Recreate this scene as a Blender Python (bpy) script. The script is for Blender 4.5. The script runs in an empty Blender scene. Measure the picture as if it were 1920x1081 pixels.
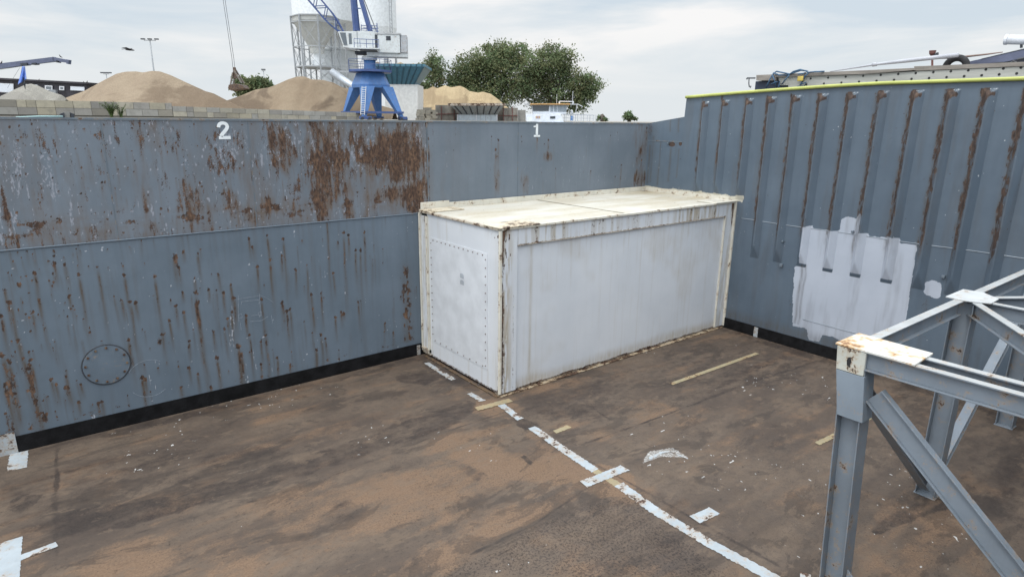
import bpy, bmesh, math, random
import numpy as np
from mathutils import Vector, Matrix
random.seed(7)
S = bpy.context.scene
COL = S.collection

# ------------------------------------------------------------------ camera
CAM = np.array([11.6876, 9.9061, 4.3126])
RGT = np.array([-0.790213, 0.612735, 0.010912])
UPV = np.array([-0.150146, -0.210839, 0.965921])
FWD = np.array([-0.594154, -0.761645, -0.258607])
FPX = 1176.39
cd = bpy.data.cameras.new('camera'); cd.sensor_width = 36; cd.lens = 36*FPX/1920
cd.clip_start = 0.1; cd.clip_end = 6000
cam = bpy.data.objects.new('camera', cd); COL.objects.link(cam); S.camera = cam
M = Matrix.Identity(4)
for i in range(3):
    M[i][0] = RGT[i]; M[i][1] = UPV[i]; M[i][2] = -FWD[i]; M[i][3] = CAM[i]
cam.matrix_world = M

# ------------------------------------------------------------------ world, sun, exposure
S.view_settings.view_transform = 'Standard'; S.view_settings.look = 'None'
S.view_settings.exposure = 0.0; S.view_settings.gamma = 1.0
SUN_EL, SUN_AZ = math.radians(60), math.radians(12)     # azimuth of the direction towards the sun, from +x
W = bpy.data.worlds.new('World'); S.world = W; W.use_nodes = True
nt = W.node_tree; nt.nodes.clear()
def N(t, kind, **kw):
    n = t.nodes.new(kind)
    for k, v in kw.items(): setattr(n, k, v)
    return n
out = N(nt, 'ShaderNodeOutputWorld'); bg = N(nt, 'ShaderNodeBackground'); bg.inputs[1].default_value = 0.1
sky = N(nt, 'ShaderNodeTexSky', sky_type='NISHITA'); sky.sun_disc = False
sky.sun_elevation = SUN_EL; sky.sun_rotation = math.pi/2 - SUN_AZ; sky.dust_density = 4; sky.air_density = 1.3
tc = N(nt, 'ShaderNodeTexCoord'); sep = N(nt, 'ShaderNodeSeparateXYZ'); nt.links.new(tc.outputs['Generated'], sep.inputs[0])
mp = N(nt, 'ShaderNodeMapping'); mp.inputs['Scale'].default_value = (1.0, 1.0, 5.0); nt.links.new(tc.outputs['Generated'], mp.inputs[0])
cn = N(nt, 'ShaderNodeTexNoise'); cn.inputs['Scale'].default_value = 2.6; cn.inputs['Detail'].default_value = 7; cn.inputs['Roughness'].default_value = .55
cn.inputs['Distortion'].default_value = .4
nt.links.new(mp.outputs[0], cn.inputs[0])
cr = N(nt, 'ShaderNodeValToRGB'); e = cr.color_ramp.elements
e[0].position = .40; e[0].color = (6.7, 7.6, 8.4, 1); e[1].position = .62; e[1].color = (9.9, 9.8, 9.75, 1)
m_ = cr.color_ramp.elements.new(.5); m_.color = (8.0, 8.5, 8.9, 1)
nt.links.new(cn.outputs['Fac'], cr.inputs[0])
# even pale veil near the horizon, clouds further up, brighter overhead as a thin overcast is
hz = N(nt, 'ShaderNodeMapRange'); hz.inputs[1].default_value = .01; hz.inputs[2].default_value = .13
nt.links.new(sep.outputs[2], hz.inputs[0])
mixh = N(nt, 'ShaderNodeMix', data_type='RGBA'); mixh.inputs[6].default_value = (8.2, 8.65, 8.9, 1)
nt.links.new(hz.outputs[0], mixh.inputs[0]); nt.links.new(cr.outputs[0], mixh.inputs[7])
mx = N(nt, 'ShaderNodeMix', data_type='RGBA'); mx.inputs[0].default_value = .93
nt.links.new(sky.outputs[0], mx.inputs[6]); nt.links.new(mixh.outputs[2], mx.inputs[7])
br = N(nt, 'ShaderNodeMapRange'); br.inputs[1].default_value = .25; br.inputs[2].default_value = .9; br.inputs[3].default_value = 1; br.inputs[4].default_value = 2.3
nt.links.new(sep.outputs[2], br.inputs[0])
# the veil is brighter round the hidden sun
dt = N(nt, 'ShaderNodeVectorMath', operation='DOT_PRODUCT'); nt.links.new(tc.outputs['Generated'], dt.inputs[0])
dt.inputs[1].default_value = (math.cos(SUN_AZ)*math.cos(SUN_EL), math.sin(SUN_AZ)*math.cos(SUN_EL), math.sin(SUN_EL))
gl = N(nt, 'ShaderNodeMapRange'); gl.interpolation_type = 'SMOOTHSTEP'; gl.inputs[1].default_value = .1; gl.inputs[2].default_value = 1; gl.inputs[3].default_value = 0; gl.inputs[4].default_value = 1.3
nt.links.new(dt.outputs['Value'], gl.inputs[0])
ad = N(nt, 'ShaderNodeMath', operation='ADD'); nt.links.new(br.outputs[0], ad.inputs[0]); nt.links.new(gl.outputs[0], ad.inputs[1])
vm = N(nt, 'ShaderNodeVectorMath', operation='SCALE'); nt.links.new(mx.outputs[2], vm.inputs[0]); nt.links.new(ad.outputs[0], vm.inputs['Scale'])
nt.links.new(vm.outputs[0], bg.inputs[0]); nt.links.new(bg.outputs[0], out.inputs[0])
sl = bpy.data.lights.new('sun', 'SUN'); sl.energy = 1.1; sl.angle = math.radians(18); sl.color = (1, .93, .82)
so = bpy.data.objects.new('sun', sl); COL.objects.link(so)
sd = Vector((math.cos(SUN_AZ)*math.cos(SUN_EL), math.sin(SUN_AZ)*math.cos(SUN_EL), math.sin(SUN_EL)))
so.rotation_euler = sd.to_track_quat('Z', 'Y').to_euler(); so.location = (0, 0, 60)

# ------------------------------------------------------------------ measuring helpers (photo pixel -> point at a real distance)
def ray(u, v): return FWD + RGT*((u-960)/FPX) - UPV*((v-540.5)/FPX)
HD = FWD.copy(); HD[2] = 0; HD /= np.linalg.norm(HD)       # heading
HR = np.array([HD[1], -HD[0], 0])                           # to the right of it
def pt(u, v, D, back=0.0):
    d = ray(u, v); p = CAM + d*(D/(d@HD)); return Vector(p + HD*back)
def on(ax, val, u, v):
    d = ray(u, v); return Vector(CAM + d*((val-CAM[ax])/d[ax]))
HDv = Vector(HD); HRv = Vector(HR); UPz = Vector((0, 0, 1))

# ------------------------------------------------------------------ object helpers
def tag(o, label=None, cat=None, group=None, kind=None):
    if label: o['label'] = label
    if cat: o['category'] = cat
    if group: o['group'] = group
    if kind: o['kind'] = kind
    return o
def thing(name, label, cat, loc=(0, 0, 0), group=None):
    o = bpy.data.objects.new(name, None); COL.objects.link(o); o.location = loc; o.empty_display_size = .2
    return tag(o, label, cat, group)
def world_loc(o):
    l = Vector((0, 0, 0))
    while o is not None: l = l + Vector(o.location); o = o.parent
    return l
class MB:
    """collects shapes in world coordinates, becomes one mesh object"""
    def __init__(s): s.v = []; s.f = []; s.c = []; s.cc = (1, 1, 1, 1)
    def add(s, vs, fs):
        n = len(s.v); s.v += [tuple(p) for p in vs]; s.f += [tuple(i+n for i in f) for f in fs]; s.c += [s.cc]*len(vs)
    def box(s, a, b):
        x0, y0, z0 = [min(a[i], b[i]) for i in range(3)]; x1, y1, z1 = [max(a[i], b[i]) for i in range(3)]
        s.add([(x0,y0,z0),(x1,y0,z0),(x1,y1,z0),(x0,y1,z0),(x0,y0,z1),(x1,y0,z1),(x1,y1,z1),(x0,y1,z1)],
              [(0,3,2,1),(4,5,6,7),(0,1,5,4),(1,2,6,5),(2,3,7,6),(3,0,4,7)])
        return s
    def hexa(s, p):        # 8 corners, bottom loop then top loop
        s.add(p, [(0,3,2,1),(4,5,6,7),(0,1,5,4),(1,2,6,5),(2,3,7,6),(3,0,4,7)]); return s
    def bar(s, p, q, w, h=None, up=(0, 0, 1)):
        p = Vector(p); q = Vector(q); h = w if h is None else h
        d = (q-p).normalized(); up = Vector(up)
        if abs(d.dot(up)) > .98: up = Vector((1, 0, 0))
        sx = d.cross(up).normalized()*w/2; sz = sx.cross(d).normalized()*h/2
        s.hexa([p-sx-sz, p+sx-sz, q+sx-sz, q-sx-sz, p-sx+sz, p+sx+sz, q+sx+sz, q-sx+sz]); return s
    def tube(s, pts, r, n=8, caps=True):
        pts = [Vector(p) for p in pts]; rs = r if isinstance(r, (list, tuple)) else [r]*len(pts)
        vs = []; fs = []; prev = None
        for i, p in enumerate(pts):
            d = (pts[min(i+1, len(pts)-1)]-pts[max(i-1, 0)]).normalized()
            if prev is None:
                a = d.cross(Vector((0, 0, 1)) if abs(d.z) < .95 else Vector((1, 0, 0))).normalized()
            else: a = (prev - d*prev.dot(d)).normalized()
            prev = a; b = d.cross(a)
            for k in range(n):
                t = 2*math.pi*k/n; vs.append(p+(a*math.cos(t)+b*math.sin(t))*rs[i])
        for i in range(len(pts)-1):
            for k in range(n):
                fs.append((i*n+k, i*n+(k+1) % n, (i+1)*n+(k+1) % n, (i+1)*n+k))
        if caps: fs.append(tuple(range(n))[::-1]); fs.append(tuple((len(pts)-1)*n+k for k in range(n)))
        s.add(vs, fs); return s
    def prism(s, poly, vec):   # poly loop of points, extruded by vec
        poly = [Vector(p) for p in poly]; n = len(poly); vec = Vector(vec)
        s.add(poly+[p+vec for p in poly], [tuple(range(n))[::-1], tuple(range(n, 2*n))]+[(i, (i+1) % n, n+(i+1) % n, n+i) for i in range(n)]); return s
    def ribbon(s, pts, w, nrm, t=.003):
        nrm = Vector(nrm)
        for a, b in zip(pts[:-1], pts[1:]): s.bar(Vector(a)+nrm*t/2, Vector(b)+nrm*t/2, w, t, nrm)
        return s
    def build(s, name, mat, parent=None, smooth=False, bevel=0):
        off = world_loc(parent) if parent else Vector((0, 0, 0))
        rt_ = parent
        while rt_ is not None and rt_.parent is not None: rt_ = rt_.parent
        if rt_ is not None and rt_.name.startswith('steel_trestle'):      # drawing grid -> place on the hold floor
            s.v = [(6.203+(x-6.342)*.964, 7.561+(y-7.713)*.964, z*.98) for x, y, z in s.v]
        me = bpy.data.meshes.new(name)
        me.from_pydata([(x-off.x, y-off.y, z-off.z) for x, y, z in s.v], [], s.f)
        bm = bmesh.new(); bm.from_mesh(me); bmesh.ops.recalc_face_normals(bm, faces=bm.faces); bm.to_mesh(me); bm.free()
        if any(c != (1, 1, 1, 1) for c in s.c):
            a = me.color_attributes.new('tone', 'FLOAT_COLOR', 'POINT'); a.data.foreach_set('color', np.array(s.c, dtype=np.float32).ravel())
        if smooth: me.shade_smooth()
        me.materials.append(mat)
        o = bpy.data.objects.new(name, me); COL.objects.link(o); o.parent = parent
        if bevel:
            b = o.modifiers.new('bevel', 'BEVEL'); b.width = bevel; b.segments = 2; b.limit_method = 'ANGLE'
        return o

def grid_mesh(name, P, mat, parent=None, wear=None, back=None):
    """P: (rows, cols, 3) array of points in world; wear: (rows, cols, 4)"""
    off = world_loc(parent) if parent else Vector((0, 0, 0))
    r, c = P.shape[:2]; co = (P.reshape(-1, 3)-np.array(off)).astype(np.float32)
    idx = np.arange(r*c).reshape(r, c)
    q = np.stack([idx[:-1, :-1], idx[:-1, 1:], idx[1:, 1:], idx[1:, :-1]], -1).reshape(-1, 4)
    me = bpy.data.meshes.new(name); nv = len(co); nf = len(q); extra_v = []; extra_f = []
    if back is not None:                    # thickness behind the sheet: one simple box
        b = MB(); b.box(*back); extra_v = [tuple(np.array(v)-np.array(off)) for v in b.v]; extra_f = [[i+nv for i in f] for f in b.f]
        co = np.vstack([co, np.array(extra_v, dtype=np.float32)]); q = np.vstack([q, np.array(extra_f)]); nv = len(co); nf = len(q)
    me.vertices.add(nv); me.vertices.foreach_set('co', co.ravel())
    me.loops.add(nf*4); me.loops.foreach_set('vertex_index', q.ravel().astype(np.int32))
    me.polygons.add(nf); me.polygons.foreach_set('loop_start', np.arange(0, nf*4, 4, dtype=np.int32))
    me.update(calc_edges=True)
    if wear is not None:
        w = wear.reshape(-1, 4).astype(np.float32)
        if len(w) < nv: w = np.vstack([w, np.zeros((nv-len(w), 4), np.float32)])
        a = me.color_attributes.new('wear', 'FLOAT_COLOR', 'POINT'); a.data.foreach_set('color', w.ravel())
    me.materials.append(mat); me.validate()
    o = bpy.data.objects.new(name, me); COL.objects.link(o); o.parent = parent
    return o

def copy_tree(o, parent=None):
    c = o.copy(); COL.objects.link(c)
    if parent is not None: c.parent = parent
    for ch in list(o.children): copy_tree(ch, c)
    return c

# ------------------------------------------------------------------ numpy noise for the painted-on wear (rust, stains, chipped paint)
_tabs = {}
def vn(X, Y, sx, sy, seed):
    if seed not in _tabs: _tabs[seed] = np.random.RandomState(seed).rand(512, 512)
    T = _tabs[seed]; x = X/sx+1000.37; y = Y/sy+1000.71
    xi = np.floor(x).astype(int); yi = np.floor(y).astype(int); fx = x-xi; fy = y-yi
    fx = fx*fx*(3-2*fx); fy = fy*fy*(3-2*fy); a = xi % 512; b = yi % 512; a1 = (a+1) % 512; b1 = (b+1) % 512
    return (T[a, b]*(1-fx)+T[a1, b]*fx)*(1-fy)+(T[a, b1]*(1-fx)+T[a1, b1]*fx)*fy
def fbm(X, Y, sx, sy, seed, o=4):
    r = 0; amp = 1; t = 0
    for k in range(o): r = r+amp*vn(X, Y, sx/2**k, sy/2**k, seed+k); t += amp; amp *= .55
    return r/t
def ss(x, a, b): t = np.clip((x-a)/(b-a), 0, 1); return t*t*(3-2*t)
def inpoly(X, Y, poly):
    c = np.zeros(X.shape, bool); n = len(poly)
    for i in range(n):
        x1, y1 = poly[i]; x2, y2 = poly[(i+1) % n]
        if y1 == y2: continue
        k = ((y1 > Y) != (y2 > Y)) & (X < (x2-x1)*(Y-y1)/(y2-y1)+x1); c ^= k
    return c.astype(float)
def softpoly(X, Y, poly, amp, seed, n=4, sc=.4):
    r = 0
    for k in range(n):
        dx = (fbm(X, Y, sc, sc, seed+7*k)-.5)*amp*2; dy = (fbm(X, Y, sc, sc, seed+7*k+3)-.5)*amp*2
        r = r+inpoly(X+dx, Y+dy, poly)
    return r/n

# ------------------------------------------------------------------ materials
MATS = {}
class NT:
    def __init__(s, name):
        s.m = bpy.data.materials.new(name); s.m.use_nodes = True; s.t = s.m.node_tree; s.t.nodes.clear()
        s.o = N(s.t, 'ShaderNodeOutputMaterial'); s.b = N(s.t, 'ShaderNodeBsdfPrincipled'); s.L(s.b.outputs[0], s.o.inputs[0])
        s.tc = N(s.t, 'ShaderNodeTexCoord').outputs['Object']
    def L(s, a, b): s.t.links.new(a, b)
    def noise(s, scale, detail=4, rough=.55, vec=(1, 1, 1), dist=0, seed=0):
        mp = N(s.t, 'ShaderNodeMapping'); mp.inputs['Scale'].default_value = vec; mp.inputs['Location'].default_value = (seed*3.7, seed*1.3, seed*2.1); s.L(s.tc, mp.inputs[0])
        n = N(s.t, 'ShaderNodeTexNoise'); n.inputs['Scale'].default_value = scale; n.inputs['Detail'].default_value = detail
        n.inputs['Roughness'].default_value = rough; n.inputs['Distortion'].default_value = dist; s.L(mp.outputs[0], n.inputs[0]); return n.outputs['Fac']
    def rng(s, x, a, b, c=0, d=1):
        m = N(s.t, 'ShaderNodeMapRange'); m.interpolation_type = 'SMOOTHSTEP'
        for i, v in ((1, a), (2, b), (3, c), (4, d)): m.inputs[i].default_value = v
        s.L(x, m.inputs[0]); return m.outputs[0]
    def math(s, op, a, b):
        m = N(s.t, 'ShaderNodeMath', operation=op)
        for i, x in ((0, a), (1, b)):
            if isinstance(x, (int, float)): m.inputs[i].default_value = x
            else: s.L(x, m.inputs[i])
        return m.outputs[0]
    def mix(s, f, a, b, blend='MIX'):
        m = N(s.t, 'ShaderNodeMix', data_type='RGBA', blend_type=blend)
        for i, x in ((0, f), (6, a), (7, b)):
            if isinstance(x, tuple): m.inputs[i].default_value = (x+(1,))[:4] if i else x
            elif isinstance(x, (int, float)): m.inputs[i].default_value = x
            else: s.L(x, m.inputs[i])
        return m.outputs[2]
    def attr(s, name):
        a = N(s.t, 'ShaderNodeAttribute', attribute_name=name); sp = N(s.t, 'ShaderNodeSeparateColor'); s.L(a.outputs['Color'], sp.inputs[0])
        return sp.outputs[0], sp.outputs[1], sp.outputs[2], a.outputs['Alpha']
    def bump(s, h, strength=.3, dist=.01):
        b = N(s.t, 'ShaderNodeBump'); b.inputs['Strength'].default_value = strength; b.inputs['Distance'].default_value = dist
        s.L(h, b.inputs['Height']); s.L(b.outputs[0], s.b.inputs['Normal'])
    def done(s, col, rough=.6, metal=0, spec=.5):
        for k, x in (('Base Color', col), ('Roughness', rough), ('Metallic', metal), ('Specular IOR Level', spec)):
            i = s.b.inputs[k]
            if isinstance(x, tuple): i.default_value = (x+(1,))[:4]
            elif isinstance(x, (int, float)): i.default_value = x
            else: s.L(x, i)
        MATS[s.m.name] = s.m; return s.m

def plain(name, c, rough=.6, var=.18, scale=3, metal=0, spec=.4, vec=(1, 1, 1)):
    n = NT(name); d = tuple(x*(1-var) for x in c); l = tuple(min(1, x*(1+var)) for x in c)
    f = n.rng(n.noise(scale, 5, .6, vec), .3, .7); col = n.mix(f, d, l)
    f2 = n.rng(n.noise(scale*9, 3, .6, vec, seed=2), .35, .65, 0, .35); col = n.mix(f2, col, d)
    n.bump(n.noise(scale*8, 4), .15, .01)
    return n.done(col, rough, metal, spec)

RUST_D, RUST_M, RUST_O = (.036, .023, .018), (.105, .060, .040), (.19, .112, .070)
def steel(name, c1, c2, pale=(.36, .38, .42), streak=.5, grime=(.085, .072, .060), rough=.5, auto=0.0):
    """painted steel; the 'wear' attribute says where: r rust, g stain, b bare/pale chips, a dark"""
    n = NT(name); r, g, b, a = n.attr('wear')
    f = n.rng(n.noise(.9, 5, .6), .3, .7); col = n.mix(f, c1, c2)
    st = n.rng(n.noise(9, 4, .6, (1, 1, .07)), .45, .75, 0, streak); col = n.mix(st, col, tuple(x*.72 for x in c1))
    st2 = n.rng(n.noise(17, 4, .6, (1, 1, .1), seed=4), .58, .8, 0, streak*.5); col = n.mix(st2, col, tuple(min(1, x*1.35) for x in c2))
    fine = n.noise(38, 5, .7, (1, 1, .45), seed=3); fine2 = n.noise(90, 3, .7, (1, 1, .6), seed=6)
    gm = n.math('MULTIPLY', g, n.rng(n.noise(20, 4, .7, (1, 1, .15), seed=8), .2, .75, .35, 1)); col = n.mix(gm, col, grime)
    bm_ = n.rng(n.math('ADD', b, n.math('MULTIPLY', n.math('SUBTRACT', fine, .5), 1.5)), .45, .6); col = n.mix(bm_, col, pale)
    rustcol = n.mix(n.rng(n.noise(26, 5, .7, (1, 1, .5), seed=5), .35, .68), RUST_D, n.mix(n.rng(n.noise(7, 4, .6, (1, 1, .4), seed=9), .4, .65), RUST_M, RUST_O))
    rm = n.rng(n.math('ADD', r, n.math('ADD', n.math('MULTIPLY', n.math('SUBTRACT', fine2, .5), 1.3), n.math('MULTIPLY', n.math('SUBTRACT', n.noise(28, 4, .75, (1, 1, .35), seed=14), .5), 1.1))), .40, .62); col = n.mix(rm, col, rustcol)
    dm = n.rng(n.math('ADD', a, n.math('MULTIPLY', n.math('SUBTRACT', fine, .5), .9)), .4, .6); col = n.mix(dm, col, (.022, .02, .02))
    ro = n.math('ADD', n.math('MULTIPLY', rm, .35), n.math('ADD', rough-.08, n.math('MULTIPLY', n.noise(5, 4, seed=7), .16)))
    h = n.math('ADD', n.math('MULTIPLY', n.noise(2.2, 4, .5), 2.2), n.math('SUBTRACT', n.math('MULTIPLY', fine, .12), n.math('MULTIPLY', rm, .25)))
    n.bump(h, .35, .012)
    return n.done(col, ro, 0, .4)

STEEL_UP = steel('old_grey_paint', (.122, .150, .182), (.156, .186, .222), pale=(.255, .27, .31), streak=.18, grime=(.125, .102, .088))
STEEL_LO = steel('blue_grey_paint', (.104, .136, .170), (.128, .163, .202), streak=.22)
STEEL_B = steel('bulkhead_paint', (.088, .118, .152), (.108, .142, .182), pale=(.33, .37, .46), streak=.22, rough=.45)
CONT = steel('container_paint', (.555, .585, .625), (.61, .635, .67), pale=(.60, .61, .58), streak=.04, grime=(.36, .31, .23), rough=.42)
ROOFM = steel('cream_roof_paint', (.51, .495, .44), (.58, .565, .51), pale=(.7, .69, .66), streak=.1, grime=(.38, .32, .21), rough=.5)
FRAMEM = steel('frame_paint', (.21, .245, .285), (.26, .295, .335), pale=(.45, .46, .48), streak=.2, rough=.42)

def painted(name, c, rust=.5, rough=.45, rustscale=6, dirt=.3):
    """painted steel with its own procedural rust, no attribute"""
    n = NT(name); f = n.rng(n.noise(3, 4), .3, .7)
    col = n.mix(f, tuple(x*.9 for x in c), tuple(min(1, x*1.06) for x in c))
    col = n.mix(n.rng(n.noise(14, 5, .7, (1, 1, .2), seed=2), .5, .8, 0, dirt), col, tuple(x*.55+.03 for x in c))
    m = n.math('ADD', n.noise(rustscale, 6, .75, seed=1), n.math('MULTIPLY', n.noise(rustscale*8, 3, .7, seed=3), .25))
    rm = n.rng(m, .80-.2*rust, .86-.2*rust); halo = n.rng(m, .70-.2*rust, .86-.2*rust, 0, .5)
    col = n.mix(halo, col, (.38, .24, .11)); col = n.mix(rm, col, n.mix(n.rng(n.noise(40, 4), .4, .6), RUST_D, RUST_M))
    n.bump(n.math('SUBTRACT', n.noise(12, 4), n.math('MULTIPLY', rm, .4)), .2, .006)
    return n.done(col, rough, 0, .4)
P_UP = painted('grey_trim_paint', (.12, .15, .18), rust=.35, dirt=.5); P_LO = painted('blue_grey_trim_paint', (.115, .149, .186), rust=.1, dirt=.4)
P_CONT = painted('pale_panel_paint', (.58, .605, .64), rust=-.9, dirt=.05)
CREAM = painted('cream_painted_steel', (.60, .58, .51), rust=.45, dirt=.5)
CREAM_R = painted('rusty_cream_steel', (.50, .46, .39), rust=.75, dirt=.7)
WHITE_LINE = painted('worn_white_paint', (.34, .38, .41), rust=.66, rough=.7, rustscale=4, dirt=.5)
YELLOW_LINE = painted('worn_yellow_paint', (.27, .23, .145), rust=.55, rough=.75, rustscale=5, dirt=.7)
YEL = painted('yellow_green_paint', (.40, .43, .12), rust=-.2, dirt=.35)
BAND = plain('black_tar_paint', (.009, .009, .010), .85, .5, 6, spec=.15)
DIGIT = painted('white_stencil_paint', (.74, .78, .80), rust=.2, dirt=.25)
CHALK = plain('chalk', (.27, .31, .36), .9, .3, 40)
GALV = plain('galvanised_steel', (.40, .43, .47), .35, .12, 5, metal=.5)
DARKM = plain('dark_steel', (.045, .05, .06), .5, .3, 5)
BLACKR = plain('black_rubber', (.02, .02, .022), .75, .3, 10)

# ================================================================== THE HOLD
# ---- floor
fx0, fx1, fy0, fy1, fr = -0.0, 14.2, 0.0, 11.2, .02
X, Y = np.meshgrid(np.arange(fx0, fx1, fr), np.arange(fy0, fy1, fr), indexing='xy')
def fl(*uv): return [tuple(on(2, 0, u, v))[:2] for u, v in uv]
sm = fbm(X, Y, 1.6, .16, 11, 5); sm2 = fbm(X, Y, .5, .5, 31, 5); sm3 = fbm(X, Y, .10, .07, 41, 4)
orange = .20+1.5*(sm2-.5)+1.3*(sm-.5)
orange += .46*softpoly(X, Y, fl((60,1090),(230,1010),(420,952),(640,900),(850,865),(960,840),(1060,835),(1115,885),(1080,920),(1000,965),(900,1005),(760,985),(640,1010),(520,1060),(420,1100)), .42, 51)
orange += .4*softpoly(X, Y, fl((860,800),(930,768),(1110,880),(1050,905),(900,880),(780,840)), .25, 81)
orange += .35*softpoly(X, Y, fl((700,1090),(1090,895),(1130,905),(860,1060),(820,1090)), .08, 91)
orange += .8*softpoly(X, Y, fl((1085,875),(1130,865),(1180,890),(1190,925),(1120,935),(1070,905)), .12, 97)+.6*softpoly(X, Y, fl((900,745),(990,760),(970,790),(880,775)), .15, 98)
orange += .28*softpoly(X, Y, fl((1080,820),(1250,760),(1330,790),(1200,860)), .3, 95)+.3*softpoly(X, Y, fl((1640,960),(1760,930),(1900,1090),(1600,1090)), .15, 99)
dark = .30*ss(fbm(X, Y, 1.2, .5, 61, 5), .45, .75)+.25*ss(sm, .52, .75)
def D(w, amp, seed, *uv):
    global dark
    dark = dark+w*softpoly(X, Y, fl(*uv), amp, seed, 4, .25)
D(.75, .12, 101, (110,960),(320,935),(560,860),(760,790),(880,750),(905,765),(830,805),(640,870),(430,930),(260,985),(110,1010))
D(.45, .2, 111, (110,1000),(110,860),(300,840),(480,830),(560,850),(300,945),(160,990))
D(.22, .30, 121, (790,1090),(900,1035),(1020,975),(1100,935),(1180,925),(1250,985),(1400,1090))
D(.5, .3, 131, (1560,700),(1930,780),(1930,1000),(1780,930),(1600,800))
D(.5, .3, 133, (960,750),(1180,690),(1380,640),(1500,640),(1560,700),(1350,740),(1150,790),(1020,790))
D(.6, .05, 141, (980,800),(960,786),(1010,790),(1020,800),(1000,808))
D(2.6, .04, 143, (15,952),(25,935),(50,926),(80,928),(65,945),(35,958))
D(1.0, .04, 145, (975,855),(985,852),(1000,866),(995,872)); D(.45, .12, 147, (845,870),(870,865),(915,890),(900,910),(880,895))
D(.3, .15, 149, (770,880),(830,890),(850,930),(790,950),(760,910)); D(.5, .1, 151, (640,930),(700,960),(660,990),(560,1030),(480,1060),(600,970))
D(.7, .06, 153, (740,705),(800,698),(830,706),(800,722),(750,716)); D(.55, .1, 155, (900,700),(780,660),(800,700),(900,740))
D(1.2, .04, 157, (968,795),(985,785),(1010,798),(985,806)); D(1.1, .05, 159, (1735,960),(1790,925),(1830,935),(1640,1000),(1660,985))  # last patch paints the trestle's shadow beside its foot
D(.45, .1, 161, (0,890),(100,890),(100,1000),(0,1000)); D(.35, .12, 163, (1180,925),(1100,900),(1280,930),(1500,1060),(1420,1060))
dark += .55*ss(np.exp(-((Y-.18)/.16)**2)+.5*(sm3-.5), .35, .9)                       # floor darker along the two walls
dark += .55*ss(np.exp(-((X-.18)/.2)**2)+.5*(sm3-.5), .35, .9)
def seam(uv, w, a):
    global dark
    p = fl(*uv)
    for (x1, y1), (x2, y2) in zip(p[:-1], p[1:]):
        L = math.hypot(x2-x1, y2-y1); ux, uy = (x2-x1)/L, (y2-y1)/L; t = (X-x1)*ux+(Y-y1)*uy; d = np.abs(-(X-x1)*uy+(Y-y1)*ux+(fbm(X, Y, .3, .3, 71)-.5)*.05)
        dark = dark+1.5*a*np.exp(-(d/w)**2)*((t > 0) & (t < L))*(.4+.9*vn(X, Y, .15, .15, 75))
seam([(1085,835),(1240,780),(1420,712),(1570,665)], .022, .9); seam([(1050,835),(1180,905),(1500,1081)], .02, .6)
seam([(880,1040),(1000,985),(1100,915)], .02, .7); seam([(108,740),(104,1090)], .025, .6); seam([(250,1000),(560,915),(860,800),(960,768)], .02, .5)
seam([(1640,1000),(1745,930)], .05, 1.1); seam([(1120,770),(1240,850)], .012, .4); seam([(960,770),(1100,870),(1160,890)], .02, .5)  # first streak paints the trestle's shadow on the floor, the others are seams
pale = .9*ss(fbm(X, Y, .06, .05, 201, 3), .74, .84)*ss(fbm(X, Y, 1.1, 1.1, 211, 3), .5, .7)
pale += .55*softpoly(X, Y, fl((1200,870),(1215,845),(1260,838),(1295,858),(1240,856)), .05, 221)
pale += .3*softpoly(X, Y, fl((1270,960),(1300,950),(1360,1000),(1330,1010)), .06, 223)
for k in range(75):                                                                   # little paint flakes and crumbs
    cx, cy = random.uniform(0.4, 13), random.uniform(.4, 9.5)
    if random.random() < .3: cx, cy = random.gauss(5.1, .8), random.gauss(7.4, .7)
    i = int((cy-fy0)/fr); j = int((cx-fx0)/fr)
    if 1 < i < X.shape[0]-3 and 1 < j < X.shape[1]-3: pale[i:i+random.choice((1, 1, 2)), j:j+random.choice((1, 1, 2))] = random.uniform(.2, .75)
speck = softpoly(X, Y, fl((790,1090),(900,1035),(1020,975),(1100,935),(1180,925),(1250,985),(1400,1090)), .3, 121)*1.1+.25+.35*ss(fbm(X, Y, .7, .7, 390, 4), .5, .7)
P = np.stack([X, Y, .006*(fbm(X, Y, 1.5, 1.5, 300, 2)-.5)], -1)
n = NT('rusty_deck_plate'); r, g, b, a = n.attr('wear')
fine = n.noise(7, 8, .78, (.8, 1, 1), .6); fine2 = n.noise(45, 5, .7, seed=2)
base = n.mix(n.rng(n.noise(1.3, 6, .62, (.35, 1, 1)), .3, .7), (.066, .049, .039), (.128, .095, .070))
base = n.mix(n.rng(fine, .38, .7, 0, .55), base, (.050, .041, .035))
om = n.rng(n.math('ADD', r, n.math('ADD', n.math('MULTIPLY', n.math('SUBTRACT', fine, .5), 1.5), n.math('MULTIPLY', n.math('SUBTRACT', fine2, .5), .2))), .2, 1.0)
base = n.mix(om, base, n.mix(n.rng(fine2, .3, .7), (.118, .075, .049), (.178, .117, .075)))
dm = n.rng(n.math('ADD', g, n.math('ADD', n.math('MULTIPLY', n.math('SUBTRACT', n.noise(9, 8, .75, (.5, 1, 1), seed=21), .5), 1.6), n.math('MULTIPLY', n.math('SUBTRACT', fine2, .5), .6))), .30, 1.0, 0, .9)
base = n.mix(n.math('MULTIPLY', dm, n.rng(n.noise(4, 7, .75, seed=23), .32, .62, .35, 1)), base, n.mix(n.rng(fine2, .4, .6), (.020, .015, .014), (.045, .034, .029)))
sp = n.rng(n.math('ADD', n.noise(34, 5, .85, seed=5), n.math('MULTIPLY', a, .075)), .60, .67, 0, .8); base = n.mix(sp, base, (.022, .016, .015))
base = n.mix(n.rng(n.math('ADD', b, n.math('MULTIPLY', n.math('SUBTRACT', fine2, .5), .7)), .4, .7), base, (.42, .42, .41))
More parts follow.
